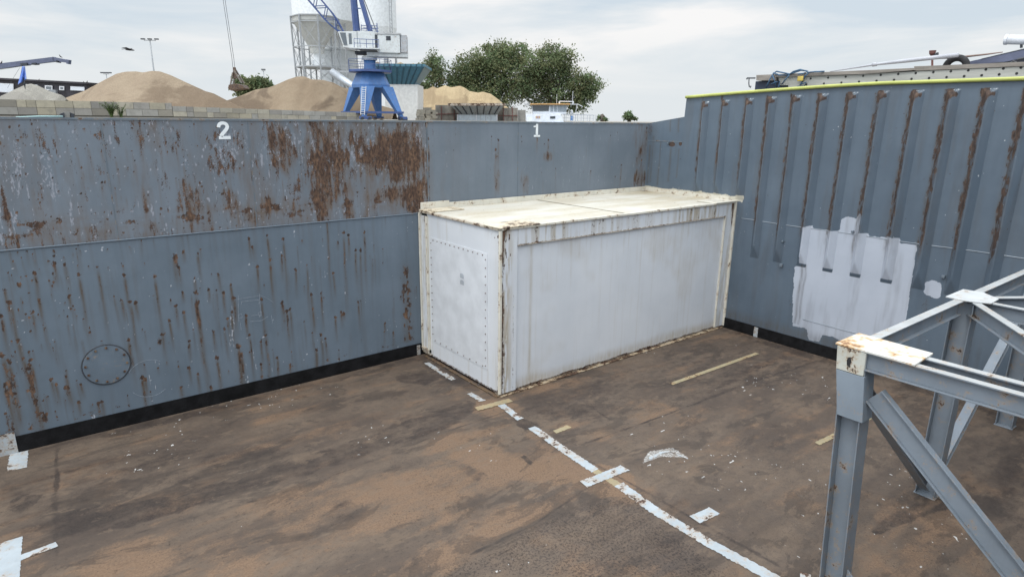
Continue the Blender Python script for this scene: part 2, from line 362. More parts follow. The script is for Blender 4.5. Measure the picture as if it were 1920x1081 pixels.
# crisp-edged old stains, scabs of scale and pale scrapes
k1 = n.noise(1.7, 9, .68, (.45, 1, 1), .5, seed=31); base = n.mix(n.rng(k1, .535, .565, 0, .42), base, (.030, .024, .021))
k2 = n.noise(3.1, 9, .72, (.6, 1, 1), .3, seed=33); base = n.mix(n.rng(k2, .57, .60, 0, .45), base, (.135, .098, .070))
k3 = n.noise(13, 6, .8, seed=35); base = n.mix(n.rng(k3, .64, .67, 0, .75), base, (.022, .017, .015)); base = n.mix(n.rng(n.noise(6, 8, .8, (.15, 1, 1), .2, seed=37), .66, .69, 0, .5), base, (.20, .17, .14))
h = n.math('ADD', n.math('MULTIPLY', n.noise(1.6, 3), 2), n.math('ADD', n.math('MULTIPLY', fine2, .3), n.math('MULTIPLY', n.rng(k3, .60, .67), .5))); n.bump(h, .5, .012)
FLOORM = n.done(base, n.rng(n.noise(2.5, 5, .6, seed=8), .3, .7, .55, .85), 0, .35)
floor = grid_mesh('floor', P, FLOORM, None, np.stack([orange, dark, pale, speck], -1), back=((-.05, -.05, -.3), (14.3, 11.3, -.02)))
tag(floor, kind='structure')

# ---- painted marks on the floor (children of the floor: they are paint)
def strip(name, pts, w, mat, rough=.02, z=.006):
    """a flat painted band with ragged edges along pts (x, y)"""
    b = MB(); pts = [Vector((p[0], p[1], 0)) for p in pts]; L = sum((q-p).length for p, q in zip(pts[:-1], pts[1:]))
    rough *= .45; nn = max(4, int(L/.02)); vs = []; prev = None
    for i in range(nn+1):
        t = i/nn*(len(pts)-1); k = min(int(t), len(pts)-2); p = pts[k].lerp(pts[k+1], t-k); d = (pts[k+1]-pts[k]).normalized(); s_ = Vector((-d.y, d.x, 0))
        e0 = w/2+random.uniform(-rough, rough); e1 = w/2+random.uniform(-rough, rough)
        j = d*random.uniform(-rough, rough)*(1 if i in (0, nn) else 0)
        vs += [p+s_*e0+j+Vector((0, 0, z)), p-s_*e1-j+Vector((0, 0, z))]
    b.add(vs, [(2*i, 2*i+1, 2*i+3, 2*i+2) for i in range(nn)])
    return b.build(name, mat, floor)
strip('painted_line', fl((936,756),(976,786)), .12, WHITE_LINE); strip('painted_line', fl((997,801),(1060,845),(1116,882)), .135, WHITE_LINE)
strip('painted_line', fl((1160,908),(1230,958),(1330,1018),(1440,1078),(1600,1170)), .145, WHITE_LINE)
strip('painted_line', fl((1114,881),(1162,911)), .11, YELLOW_LINE, z=.005)
strip('painted_cross_bar', fl((1172,877),(1094,908)), .15, WHITE_LINE, z=.008)
strip('painted_cross_bar', fl((958,750),(893,767)), .13, YELLOW_LINE, z=.008)
strip('painted_dash', fl((1258,720),(1420,662)), .085, YELLOW_LINE, .006)
strip('painted_dash', fl((1532,832),(1640,778)), .085, YELLOW_LINE, .015)
strip('painted_dash', fl((1302,974),(1340,957)), .15, WHITE_LINE, .012); strip('painted_dash', fl((1040,810),(1068,799)), .09, YELLOW_LINE, .02)
strip('painted_line', fl((20,1012),(12,1100)), .20, WHITE_LINE, .01); strip('painted_line', fl((38,1046),(107,1020)), .10, WHITE_LINE, .01, z=.008)
strip('painted_line', fl((36,848),(32,880)), .2, WHITE_LINE, .015); strip('painted_line', fl((800,680),(850,712)), .1, WHITE_LINE, .03)
strip('painted_line', fl((880,737),(905,752)), .1, WHITE_LINE, .03)
strip('paint_scuff', fl((1218,860),(1240,848),(1256,846)), .045, WHITE_LINE, .018); strip('paint_scuff', fl((1256,846),(1290,860)), .02, WHITE_LINE, .008)
strip('painted_line', fl((1500,1078),(1520,1084)), .12, WHITE_LINE, .01)

# ---- side wall (plane y = 0), upper and lower plates, seam, base strip
sideW = thing('hold_side_wall', 'long rust-streaked blue-grey steel hold wall painted with the numbers 2 and 1', 'hold wall', (6, 0, 0))
ZS, ZT, XE = 2.673, 4.26, 15.2
def wa(u, v): p = on(1, 0, u, v); return p.x, p.z
rw = .0145
def blob(X, Z, cx, cz, rx, rz, seed, pw=1.0, sx=.05, sz=.3):
    d = ((X-cx)/rx)**2+((Z-cz)/rz)**2; nz = fbm(X, Z, sx, sz, seed, 3)-.5; nz2 = fbm(X, Z, .35, .5, seed+9, 3)-.5
    return np.clip(pw*(1.05-d)+1.3*nz+1.2*nz2, 0, 1)*(d < 3.0)
# upper plate
X, Z = np.meshgrid(np.arange(0, XE, rw), np.linspace(ZS, ZT, 112), indexing='xy')
R = np.zeros(X.shape); G = R.copy(); B = R.copy(); A = R.copy()
for u0, v0, u1, v1, p in [(500,228,562,325,.95),(555,230,665,385,.8),(575,330,618,420,.7),(650,232,710,340,.6),(690,232,800,352,1.2),(745,345,800,400,1.1),(335,335,385,430,.75),(690,352,760,378,.6),(760,232,805,400,.5),(415,340,450,420,.4),(455,375,480,415,.5),(640,380,665,425,.35),(280,230,300,300,.1),(320,388,560,408,.28),(0,360,20,440,.4),(0,330,25,460,.35),(268,235,282,420,.15),(1018,283,1036,302,.9),(975,330,990,360,.35),(1190,232,1215,300,.35),(1188,320,1215,352,.5),(930,300,935,360,.2),(380,405,395,425,.4),(0,445,330,462,.12)]:
    x0, z1 = wa(u0, v0); x1, z0 = wa(u1, v1)
    m = blob(X, Z, (x0+x1)/2, (z0+z1)/2, abs(x0-x1)/2+.02, abs(z1-z0)/2+.02, int(u0+v0), p); R = np.maximum(R, m*(.28+.50*fbm(X, Z, .022, .34, int(u0*3+v0), 3))); G = np.maximum(G, np.clip(m*1.6, 0, 1)*.8)
mid = np.exp(-((X-7.3)/1.6)**2)                                                       # most worn stretch, left of the container
G += (.30*ss(fbm(X, Z, .08, .5, 405, 5), .45, .7))*(X > 5.9)+.10*mid+.55*mid*ss(fbm(X, Z, .12, .6, 400, 4), .42, .62)+.22*ss(fbm(X, Z, .3, .8, 410, 4), .5, .7)*(X > 6)
lowband = np.exp(-((Z-2.95)/.16)**2)*(X > 6.0); G += .4*lowband*ss(fbm(X, Z, .5, .1, 420, 4), .4, .65); R += .5*lowband*ss(fbm(X, Z, .25, .09, 425, 4), .56, .75)
dens = ss(fbm(X, Z, .7, .7, 430, 3), .38, .7)*(X > 5.9)+.15+.6*mid*ss(Z, 3.3, 4)
B += .10+dens*(.14+.34*(fbm(X, Z, .10, .35, 440, 3)-.3))+.14*ss(fbm(X, Z, .05, .6, 445, 3), .5, .8)*(X > 5.9)
R += .30*dens*ss(fbm(X, Z, .16, .3, 450, 4), .42, .7)+.07+.25*ss(fbm(X, Z, .04, .2, 455, 4), .5, .70)*(X > 5.9)+.16*ss(fbm(X, Z, .05, .3, 457, 4), .55, .75)
for u, v in [(700,755),(1100,290)]: pass
rng_ = random.Random(3)
def spot(u, v, L, w=1.0, r=.020, dk=.5, st=.75):
    """rust boil at (u, v) of the photo with a run of rusty water L photo pixels long below it"""
    global R, G, A, B
    cx, cz = wa(u, v); pxm = 1226/ (14 if u > 400 else 10.5)
    LL = L/pxm*1.05; ww = .016*w
    k = (np.abs(X-cx) < .25) & (Z < cz+.2) & (Z > cz-LL-.2)
    if not k.any(): return
    x = X[k]; z = Z[k]; wob = (vn(x, z, .5, .35, 500)-.5)*.022
    d = np.hypot((x-cx-wob)*1.0, (z-cz)*.8)
    boil = np.clip(1.35-d/(r*w)+1.1*(vn(x, z, .018, .022, 512)-.5), 0, 1.1)
    t = (cz-z)/max(LL, .01); run = np.exp(-((x-cx-wob)/(ww*(1+.5*t)))**2)*np.clip(t*8, 0, 1)*np.clip(1.15-t, 0, 1)*(t > 0)
    G[k] = np.maximum(G[k], run*st*1.25); R[k] = np.maximum(R[k], np.maximum(boil, run*.55*w*(.2+1.1*vn(x, z, .03, .08, 510))))
    A[k] = np.maximum(A[k], boil*dk*.85*vn(x, z, .05, .05, 514))
for _ in range(240):
    u = rng_.uniform(0, 800); v = rng_.uniform(225, 440); spot(u, v, rng_.choice((5, 10, 25, 60)), rng_.uniform(.4, .95), .015, .9, .6)
for _ in range(26): spot(rng_.uniform(800, 1210), rng_.uniform(235, 350), rng_.choice((8, 20, 40)), rng_.uniform(.4, .9), .016, .6, .35)
for u, v, L in [(1190,335,20),(1203,300,45),(1165,310,60),(1007,255,30),(1028,262,30),(930,280,80),(935,262,60),(800,230,170),(803,260,120),(1213,240,60)]: spot(u, v, L, 1.2, .02)
R[(X > 5.85) & (X < 5.94)] += .18
B += .9*ss(fbm(X, Z, .03, .05, 470, 2), .80, .90)*(.35+.65*(X > 5.9)); B += .35*ss(fbm(X, Z, .02, .3, 472, 3), .60, .78)*ss(fbm(X, Z, 1.2, .6, 474, 2), .4, .65)
A += .8*ss(fbm(X, Z, .03, .04, 476, 2), .84, .92)*(X > 5.9)
P = np.stack([X, np.full(X.shape, .0), Z], -1)
o = grid_mesh('upper_plate', P[:, ::-1], STEEL_UP, sideW, np.stack([R, G, B, A], -1)[:, ::-1], back=((0, -.03, ZS), (XE, -.004, ZT+.0)))
MB().box((0, -.12, ZT+.002), (XE, .012, ZT+.024)).build('top_edge', P_UP, sideW)
# lower plate, 12 mm proud
X, Z = np.meshgrid(np.arange(0, XE, rw), np.arange(.215, ZS+.01, rw), indexing='xy')
R = np.zeros(X.shape); G = R.copy(); B = R.copy(); A = R.copy()
C8 = [(165,480,60),(197,485,55),(240,515,180),(298,493,190),(57,545,10),(12,560,60),(105,510,80),(380,515,130),(398,597,160),(372,592,60),(415,600,60),(475,520,190),(535,460,80,1.8),(548,490,60),(562,445,30),(605,450,90),(600,570,290,1.7),(607,600,260,1.4),(595,525,60),(708,545,60),(718,585,90,1.4),(670,515,40),(765,405,50),(775,430,30),(790,490,60),(820,395,90),(828,470,120,1.2),(868,405,140),(862,455,60),(867,600,60,1.5),(880,625,90,1.3),(890,620,80),(940,485,130),(955,575,60),(985,570,90),(1000,330,200),(1035,415,20),(1053,385,190,1.2),(1068,395,60),(1117,385,150,1.2),(1105,440,130),(1023,510,60),(1030,645,60),(1055,633,20,1.6),(1048,630,40),(1100,600,70),(100,630,70),(32,600,150),(25,600,80),(395,715,130,1.3),(435,830,110,1.5),(445,835,60),(310,905,50),(298,910,35),(135,945,25,2.2),(120,940,40,1.6),(90,800,220,2),(97,775,200),(60,715,120,1.3),(30,780,160,1.4),(205,825,100),(160,835,80),(175,850,60),(207,860,60,1.5),(240,905,40),(490,720,10,1.8),(497,700,60),(520,655,90),(565,630,80),(540,610,70),(580,720,60),(690,680,70),(700,650,60),(665,770,100,1.4),(730,735,130,1.8),(740,760,100,1.4),(605,820,70),(580,800,50),(645,860,25),(755,640,60,1.3),(765,700,120),(803,590,120),(815,700,130,1.3),(800,720,60),(850,770,90),(800,790,50),(985,700,110,1.3),(970,745,80,1.3),(998,712,60),(880,820,40),(890,790,40),(1180,665,30),(1205,690,40),(120,590,60),(210,580,40),(560,570,30),(710,630,90),(685,570,60),(640,560,40),(655,690,60),(905,500,60),(960,620,60),(1090,440,90),(555,860,40),(250,850,40),(10,760,180,1.4),(18,850,150,1.5),(110,900,120,1.4),(75,770,120),(45,880,100,1.2),(5,640,120,1.2)]
for t in C8: spot(t[0]/1.6375, 200+t[1]/1.6375, t[2]/1.6375, t[3] if len(t) > 3 else 1.1, .022, .8, 1.0)
for _ in range(240):
    u = rng_.uniform(0, 790)
    if rng_.random() < .3: u = rng_.uniform(0, 150)
    spot(u, rng_.uniform(450, 800)-u*.12, rng_.choice((6, 12, 25, 45)), rng_.uniform(.35, .8), .018, .5, .55)
col = np.exp(-((X-6.41)/.11)**2)*ss(2.0-Z, 0, .5)*(Z > .3); R += .95*col*ss(fbm(X, Z, .05, .09, 520, 3), .45, .62); G += .5*col
edge = ss(X, 11.6, 12.8)*ss(1.9-Z, 0, 1.5); G += .6*edge*ss(fbm(X, Z, .06, .5, 530, 4), .45, .65); R += .75*edge*ss(fbm(X, Z, .05, .16, 535, 3), .60, .74)
G += .22*ss(fbm(X, Z, .05, .8, 540, 4), .52, .75)*(X > 6.2); B += .55*ss(fbm(X, Z, .03, .4, 545, 3), .62, .85)*ss(fbm(X, Z, .9, .9, 548, 3), .45, .7)
B += .9*ss(fbm(X, Z, .03, .04, 549, 2), .84, .93)
low = np.exp(-((Z-.30)/.06)**2); R += .5*low*ss(fbm(X, Z, .1, .05, 555, 3), .58, .75)
P = np.stack([X, np.full(X.shape, .014), Z], -1)
grid_mesh('lower_plate', P[:, ::-1], STEEL_LO, sideW, np.stack([R, G, B, A], -1)[:, ::-1], back=((0, -.03, .0), (XE, .010, ZS+.008)))
b = MB(); b.tube([(x, .02+.002*math.sin(x*9), ZS+.012) for x in np.linspace(0, XE, 120)], .011, 6); b.build('weld_seam', P_LO, sideW, True)
MB().box((0, .0145, .0), (XE, .034, .225)).build('base_strip', BAND, sideW)
b = MB()
for x in (5.90,): b.box((x-.012, .0, ZS+.02), (x+.012, .006, ZT))
b.build('vertical_weld', P_UP, sideW)
for x in (8.92, 10.75, 3.85): MB().box((x-.006, .0, ZS+.02), (x+.006, .0035, ZT)).build('vertical_weld', P_UP, sideW)
# numbers
def wall_poly(outline, x0, z0, w, h, y=.004, t=.004):   # outline in 0..1, seen from inside (left to right = -x)
    return [(x0-px*w, y, z0+pz*h) for px, pz in outline]
def thick(path, w):
    L = []; Rr = []
    for i, p in enumerate(path):
        a = path[max(i-1, 0)]; c = path[min(i+1, len(path)-1)]; dx, dz = c[0]-a[0], c[1]-a[1]; l = math.hypot(dx, dz) or 1
        L.append((p[0]-dz/l*w/2, p[1]+dx/l*w/2)); Rr.append((p[0]+dz/l*w/2, p[1]-dx/l*w/2))
    return L, Rr
def numeral(name, polys, x0, z0, h):
    b = MB()
    for kind, data in polys:
        if kind == 'p': b.prism([(x0-px*h, .002, z0+pz*h) for px, pz in data], (0, .006, 0))
        else:
            L, Rr = thick(*data)
            for i in range(len(L)-1): b.prism([(x0-q[0]*h, .002, z0+q[1]*h) for q in (L[i], L[i+1], Rr[i+1], Rr[i])], (0, .006, 0))
    return b.build(name, DIGIT, sideW)
arc = [(.37-.26*math.cos(math.radians(t)), .70+.21*math.sin(math.radians(t))) for t in range(-10, 181+30, 12)][::1]
arc2 = [(.12, .66), (.13, .74), (.19, .84), (.28, .895), (.38, .905), (.49, .88), (.57, .81), (.60, .72), (.57, .62), (.49, .51), (.38, .39), (.27, .27), (.20, .17)]
numeral('painted_numeral', [('s', (arc2, .19)), ('p', [(.08, 0), (.72, 0), (.72, .18), (.08, .18)])], 9.355, 4.003, .25)
numeral('painted_numeral', [('p', [(.24, .1), (.46, .1), (.46, 1), (.28, 1), (.24, .92)]), ('p', [(.05, 0), (.68, 0), (.68, .14), (.05, .14)]), ('p', [(.0, .74), (.26, .74), (.26, .92), (.2, .86), (.0, .84)])], 3.465, 3.998, .25)
# bolted manhole cover and the faint ring beside it
mc, mz, mr = 11.118, .972, .278
MB().tube([(mc, .0145, mz), (mc, .030, mz)], mr, 48).build('manhole_cover', P_LO, sideW)
cover = [o for o in bpy.data.objects if o.name == 'manhole_cover'][0]
MB().tube([(mc+(mr+.008)*math.cos(t), .022, mz+(mr+.008)*math.sin(t)) for t in np.linspace(0, 2*math.pi, 60)], .009, 6, False).build('rim', DARKM, cover, True)
for k in range(12):
    t = 2*math.pi*k/12+.1; x, z = mc+.245*math.cos(t), mz+.245*math.sin(t)
    MB().tube([(x, .030, z), (x, .046, z)], .017, 6).build('bolt', painted('bolt_paint', (.06, .06, .065), 1.2) if 'bolt_paint' not in MATS else MATS['bolt_paint'], cover)
b = MB(); gx, gz = wa(280, 708)
for a0, a1 in ((30, 130), (230, 330)):
    b.ribbon([(gx+.28*math.cos(math.radians(t)), .016, gz+.28*math.sin(math.radians(t))) for t in range(a0, a1, 8)], .0042, (0, 1, 0), .002)
b.build('faint_ring', CHALK, sideW)
b = MB()
for L in [[(446,552),(447,602)],[(440,561),(488,553),(500,558),(512,566)],[(452,570),(452,565),(487,561)],[(486,550),(488,592)],[(446,590),(452,587),(454,594),(447,596)],[(470,591),(490,589)],[(468,602),(490,600),(502,592)],[(508,590),(511,606)],[(449,598),(452,618)],[(483,563),(486,566),(484,569)],[(486,584),(483,588),(488,592),(491,588),(488,582)]]:
    pp = [(wa(u, v)[0], .016, wa(u, v)[1]) for u, v in L]; b.ribbon(pp, .0042, (0, 1, 0), .002)
b.build('chalk_drawing', CHALK, sideW)
MB().box((12.49, .035, .0), (12.24, .040, .30)).build('white_paint_patch', WHITE_LINE, sideW)
MB().box((6.245, .035, .01), (6.175, .040, .20)).build('white_paint_patch', WHITE_LINE, sideW)

farW = thing('hold_side_wall', 'plain blue-grey steel hold wall behind the steel frame, facing the wall with numbers', 'hold wall', (6, 11, 0))
MB().box((-.0, 11.2, 0), (9.6, 11.3, 4.31)).build('wall_plate', P_LO, farW); MB().box((.03, 11.17, 0), (9.6, 11.199, .22)).build('base_strip', BAND, farW)
# ---- end bulkhead (plane x = 0)
bulk = thing('end_bulkhead', 'ribbed blue-grey steel end wall with yellow-green top edge and pale repainted patch', 'bulkhead', (0, 5, 0))
TOP = [(0, 4.284), (.977, 4.425), (.98, 4.425), (1.0, 4.825), (2.0, 4.872), (3.0, 4.913), (4.03, 4.948), (4.93, 4.968), (5.73, 4.965), (13, 4.945)]
ty = np.array([p[0] for p in TOP]); tz = np.array([p[1] for p in TOP])
PATCH = [tuple(on(0, 0, u, v))[1:3] for u, v in [(1508,424),(1524,422),(1526,428),(1540,430),(1557,431),(1575,433),(1577,410),(1590,406),(1606,410),(1611,400),(1617,401),(1614,436),(1628,437),(1630,444),(1660,446),(1662,443),(1687,446),(1688,457),(1720,459),(1714,500),(1707,540),(1700,592),(1690,640),(1600,650),(1562,632),(1542,628),(1535,641),(1516,636),(1514,620),(1508,614),(1486,610),(1486,560),(1490,500),(1498,496),(1503,470)]]
P2 = [tuple(on(0, 0, u, v))[1:3] for u, v in [(1735,529),(1748,526),(1762,529),(1766,532),(1763,556),(1757,560),(1750,557),(1733,551)]]
ytops = [1.505, 1.99, 2.53, 3.005, 3.505, 4.0, 4.51, 5.01, 5.537, 6.036, 6.52, 7.02, 7.52, 8.02, 8.52, 9.02, 9.52, 10.02, 10.52]
def b_wear(Yy, Zz, rib=None):
    pa = np.clip(softpoly(Yy, Zz, PATCH, .03, 600, 3, .12)+softpoly(Yy, Zz, P2, .03, 610, 3, .1), 0, 1)
    R = .75*ss(fbm(Yy, Zz, .03, .04, 620, 3), .79, .88); G = .25*ss(fbm(Yy, Zz, .12, 1.2, 630, 4), .5, .75)
    B = .7*ss(fbm(Yy, Zz, .025, .03, 640, 2), .85, .93)
    G = G+.5*np.exp(-((Zz-.3)/.12)**2)
    fl_ = np.exp(-((Zz-2.80)/(.035+.04*vn(Yy, Zz, .15, 9, 650)))**2)*(Yy < 2.62)            # cream brushed up from the roof
    for (cy, cz, ry, rz, p) in [(.70, 3.83, .10, .06, 1.3), (.93, 3.85, .06, .06, .9), (.06, 4.15, .09, .25, .5), (5.62, .55, .3, .08, .3), (6.2, 1.35, .1, .3, .4)]:
        R = np.maximum(R, p*np.clip(1.2-((Yy-cy)/ry)**2-((Zz-cz)/rz)**2, 0, 1))
    for (cy, z1, z0, w) in [(.07, 3.8, 2.9, .03), (.16, 4.0, 2.95, .02), (.38, 3.9, 2.9, .015), (.68, 3.75, 3.0, .03), (.9, 3.75, 3.1, .02), (.62, 4.42, 4.1, .02), (.85, 4.42, 4.1, .02), (4.1, 1.7, .5, .02), (4.03, 1.7, .5, .03)]:
        m = np.exp(-((Yy-cy-(vn(Yy, Zz, 9, .2, 660)-.5)*.03)/w)**2)*(Zz < z1)*(Zz > z0); G = G+.7*m; B = B+.5*m*(cy < .5)*ss(vn(Yy, Zz, .03, .12, 665), .6, .8)
    if rib is None:                                          # rust creeping along the rib welds
        for i, yr in enumerate(ytops):
            zlo = 2.8 if i < 3 else 1.7+.9*random.random(); m = np.exp(-((Yy-yr+.105+(vn(Yy*0+yr, Zz, 1, .15, 670)-.5)*.02)/.03)**2)*ss(Zz, zlo, zlo+.5)*(.4+vn(Yy, Zz, .03, .06, 672))*(Zz < 4.85)
            R = np.maximum(R, m*(.25+.75*fbm(Yy*0+yr, Zz, 1, .4, 675, 4))); G = np.maximum(G, m*.8)
    R = R*(1-pa*.6)
    return R, G, B, pa, fl_
# separate attribute channels on the bulkhead: r rust, g stain, b pale, a patch ; 'cream' for the flashing
n = NT('bulkhead_patched_paint'); r, g, b_, a = n.attr('wear'); cr_, _, _, _ = n.attr('cream')
col = n.mix(n.rng(n.noise(.7, 5, .6), .3, .7), (.078, .106, .140), (.102, .134, .172))
col = n.mix(n.rng(n.noise(6, 4, .6, (1, 1, .12)), .45, .75, 0, .35), col, (.060, .082, .110))
fine = n.noise(38, 5, .7, (1, 1, .5), seed=3)
pm = n.rng(n.math('ADD', a, n.math('MULTIPLY', n.math('SUBTRACT', n.noise(20, 4, .7, seed=11), .5), .35)), .42, .58)
pcol = n.mix(n.rng(n.noise(1.2, 4, .5, seed=12), .3, .7), (.355, .39, .455), (.395, .43, .495)); col = n.mix(pm, col, pcol)
col = n.mix(n.math('MULTIPLY', g, n.rng(n.noise(20, 4, .7, (1, 1, .15), seed=8), .2, .75, .3, 1)), col, (.075, .065, .055))
col = n.mix(n.rng(n.math('ADD', cr_, n.math('MULTIPLY', n.math('SUBTRACT', n.noise(16, 4, .7, seed=13), .5), .8)), .42, .6), col, (.46, .44, .37))
col = n.mix(n.rng(n.math('ADD', b_, n.math('MULTIPLY', n.math('SUBTRACT', fine, .5), 1.2)), .45, .6), col, (.42, .45, .48))
rm = n.rng(n.math('ADD', r, n.math('MULTIPLY', n.math('SUBTRACT', n.noise(70, 4, .7, (1, 1, .5), seed=6), .5), 1.2)), .42, .62)
rc = n.mix(n.rng(n.noise(22, 5, .7, (1, 1, .4), seed=5), .35, .65), (.035, .025, .022), n.mix(n.rng(n.noise(6, 3, seed=9), .4, .6), (.070, .045, .036), (.105, .068, .05)))
col = n.mix(rm, col, rc)
n.bump(n.math('ADD', n.math('MULTIPLY', n.noise(1.6, 3), 2.6), n.math('SUBTRACT', n.math('MULTIPLY', fine, .1), n.math('MULTIPLY', rm, .3))), .35, .012)
BULKM = n.done(col, n.math('ADD', .42, n.math('MULTIPLY', rm, .4)), 0, .4)
def add_cream(o, c):
    me = o.data; a = me.color_attributes.new('cream', 'FLOAT_COLOR', 'POINT'); w = np.zeros((len(me.vertices), 4), np.float32); c = c.ravel(); w[:len(c), 0] = c; a.data.foreach_set('color', w.ravel())
Yv = np.concatenate([np.arange(0, .97, .02), [.977, .98], np.arange(1.0, 11.0, .02)]); Tt = np.linspace(0, 1, 250)
Yg, Tg = np.meshgrid(Yv, Tt, indexing='xy'); topz = np.interp(Yg, ty, tz); Zg = .20+(topz-.20)*Tg
r_, g_, b2, pa, fc = b_wear(Yg, Zg); 
P = np.stack([np.zeros(Yg.shape), Yg, Zg], -1)
o = grid_mesh('wall_plate', P, BULKM, bulk, np.stack([r_, g_, b2, pa], -1)); add_cream(o, fc)
bb = MB(); top_poly = [(-.03, y, z) for y, z in TOP[:2]+TOP[3:9]]+[(-.03, 11, 4.94), (-.03, 11, 0), (-.03, 0, 0)]
bb.prism([(-.03, p[1], p[2]) for p in top_poly], (.026, 0, 0)); bb.build('backing_plate', P_UP, bulk)
MB().box((.001, .034, 0), (.028, 11, .225)).build('base_strip', BAND, bulk)
MB().box((.0, .0, 3.885), (.006, .97, 3.905)).build('horizontal_weld', P_UP, bulk)
# the corner panel in front of the first step
b = MB(); b.tube([(.03, y, float(np.interp(y, ty, tz))+.012) for y in np.concatenate([np.linspace(1.0, 5.2, 20), np.linspace(5.5, 11, 12)])], .030, 8); b.build('yellow_edge', YEL, bulk, True)
for z, y0, y1 in [(2.404, 2.62, 11.0)]:
    MB().tube([(.003, y, z+.006*math.sin(y*3)) for y in np.linspace(y0, y1, 80)], .006, 5).build('horizontal_weld', plain('weld_bead_pale', (.30, .34, .38), .5) , bulk, True)
p0 = on(0, 0, 1505, 598); p1 = on(0, 0, 1605, 624)
MB().tube([(.003, p0.y, p0.z), (.003, p1.y+.3, p0.z-.01)], .006, 5).build('horizontal_weld', MATS['weld_bead_pale'], bulk, True)
# ribs: V-section stiffeners, every 0.51 m
def rib(yc, zt, zb):
    hw, hh = .098, .105; zs = np.linspace(zb, zt, max(40, int((zt-zb)/.02)))
    rows = []; k = len(zs)
    prof = np.linspace(-1, 1, 15)
    Yr = yc+prof[None, :]*hw+np.zeros((k, 1)); Zr = zs[:, None]+np.zeros((1, 15))
    fade = np.clip(np.minimum((zs-zb)/.30, (zt-zs)/.12), 0, 1)[:, None]
    Xr = (1-np.abs(prof))[None, :]*hh*1.0*np.ones((k, 1)); Xr = np.minimum(Xr, hh*fade)
    Xr[:, 0] = -.002; Xr[:, -1] = -.002
    R, G, B, pa, fc = b_wear(Yr, Zr)
    h_ = yc*3.1
    edge = np.exp(-((prof[None, :]+.55+.3*(vn(Yr*0+h_, Zr, 1, .12, 700)-.5))/.55)**2)*(.55+.8*(vn(Yr, Zr, .03, .06, 703)-.2))           # rust down the near-corner face
    amt = (.50+.75*(fbm(Yr*0+h_, Zr, 1, .5, 710, 4)-.35)+.35*np.exp(-((Zr-zt+.08)/.10)**2)); lim = ss(Zr, zb+.12+.3*(vn(np.array([h_]), np.array([1.]), 1, 1, 720)[0]), zb+.9)
    R = np.maximum(R, edge*(amt+.1)*lim*1.3); G = G+.9*edge*lim
    R += .9*np.exp(-((Zr-zt+.09)/.05)**2)*(np.abs(prof)[None, :] < .75)*.8
    A = pa; B = B+.5*np.exp(-((Zr-zt+.02)/.025)**2)  # pale rib tips: sky light on the sloped upper ends put into the colour
    fc = fc+.9*np.exp(-((Zr-zb)/.07)**2)*(zb > 2.5)
    R = R*np.clip(1.15-pa, 0, 1)
    A = A*(1-np.exp(-((Zr-zb-.02)/.06)**2))
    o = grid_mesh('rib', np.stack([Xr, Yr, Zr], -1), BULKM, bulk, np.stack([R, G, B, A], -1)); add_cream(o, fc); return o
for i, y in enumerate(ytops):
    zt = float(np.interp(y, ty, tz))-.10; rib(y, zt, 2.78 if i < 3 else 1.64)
for (u, v, s) in [(1421,442,.03),(1469,452,.02),(1466,497,.03),(1770,518,.025),(1254,268,.02),(1600,434,.02)]:
    p = on(0, 0, u, v); MB().box((.0, p.y-s, p.z-s), (.05, p.y+s, p.z+s)).build('welded_lug', P_UP, bulk, bevel=.008)
MB().box((.029, 3.20, .005), (.034, 3.29, .21)).build('white_paint_patch', WHITE_LINE, bulk)
# folded sheet scrap of loose paint near the corner
# ---- container in the corner
L_, W_, H_ = 6.10, 2.44, 2.765
cont = thing('steel_container', 'white steel shipping container with rusty edges filling the corner of the hold', 'container', (3.1, 1.22, 0))
def cpanel(name, origin, U, V, w, h, wear_fn, mat, nrm, res=.02, depth=.02):
    nu = int(w/res)+1; nv = int(h/res)+1; a, c = np.meshgrid(np.linspace(0, w, nu), np.linspace(0, h, nv), indexing='xy')
    O = np.array(origin); P = O+a[..., None]*np.array(U)+c[..., None]*np.array(V)
    q0 = O-np.array(nrm)*depth; q1 = O+np.array(U)*w+np.array(V)*h-np.array(nrm)*.002
    return grid_mesh(name, P, mat, cont, np.stack(wear_fn(a, c), -1), back=(q0, q1))
Z0 = .045
# long side: local a runs from the front corner (x = L) to the back (x = 0)
def w_long(a, c):
    R = np.zeros(a.shape); G = R.copy(); B = R.copy()
    G += .9*ss(.25-c+.12*(fbm(a, c, .5, .5, 800, 3)-.5), 0, .2)*.75+.28*ss(fbm(a, c, .9, .9, 806, 4), .5, .72)+.3*ss(fbm(a, c, .025, .7, 807, 3), .62, .8)*ss(c, 1.2, 2.4)
    G += .55*np.exp(-((a-.31)/.03)**2)*ss(c, 0, .3)+.25*np.exp(-((a-2.95)/.012)**2)
    G += .15*ss(fbm(a, c, .05, 1.5, 805, 3), .6, .8)
    R += .8*ss(.03-c+.03*(fbm(a, c, .2, .2, 808, 3)-.5), 0, .02)
    return R, G, B, R*0
cpanel('side_panel', (L_-.33, W_-.03, Z0), (-1, 0, 0), (0, 0, 1), L_-.33-.30, 2.45-Z0, w_long, CONT, (0, 1, 0))
def w_post(a, c):
    n1 = fbm(a, c, .05, .45, 810, 4); n2 = fbm(a, c, .03, .08, 815, 3)
    e0 = np.exp(-(a/.055)**2); R = e0*(.6+.9*(n1-.4))+.75*ss(n2, .62, .78)*ss(.24-a, 0, .1)*(.5+ss(c, 1.9, 2.6))
    R += .6*np.exp(-((c-2.62)/.12)**2)*np.exp(-(a/.12)**2)
    G = .95*ss(n1, .38, .58)*ss(.26-a, 0, .14); B = .5*ss(n2, .5, .8)
    R += .65*np.exp(-((a-.235)/.008)**2)*(c < 1.75)*(n2 > .4)
    return R, G, B, R*0
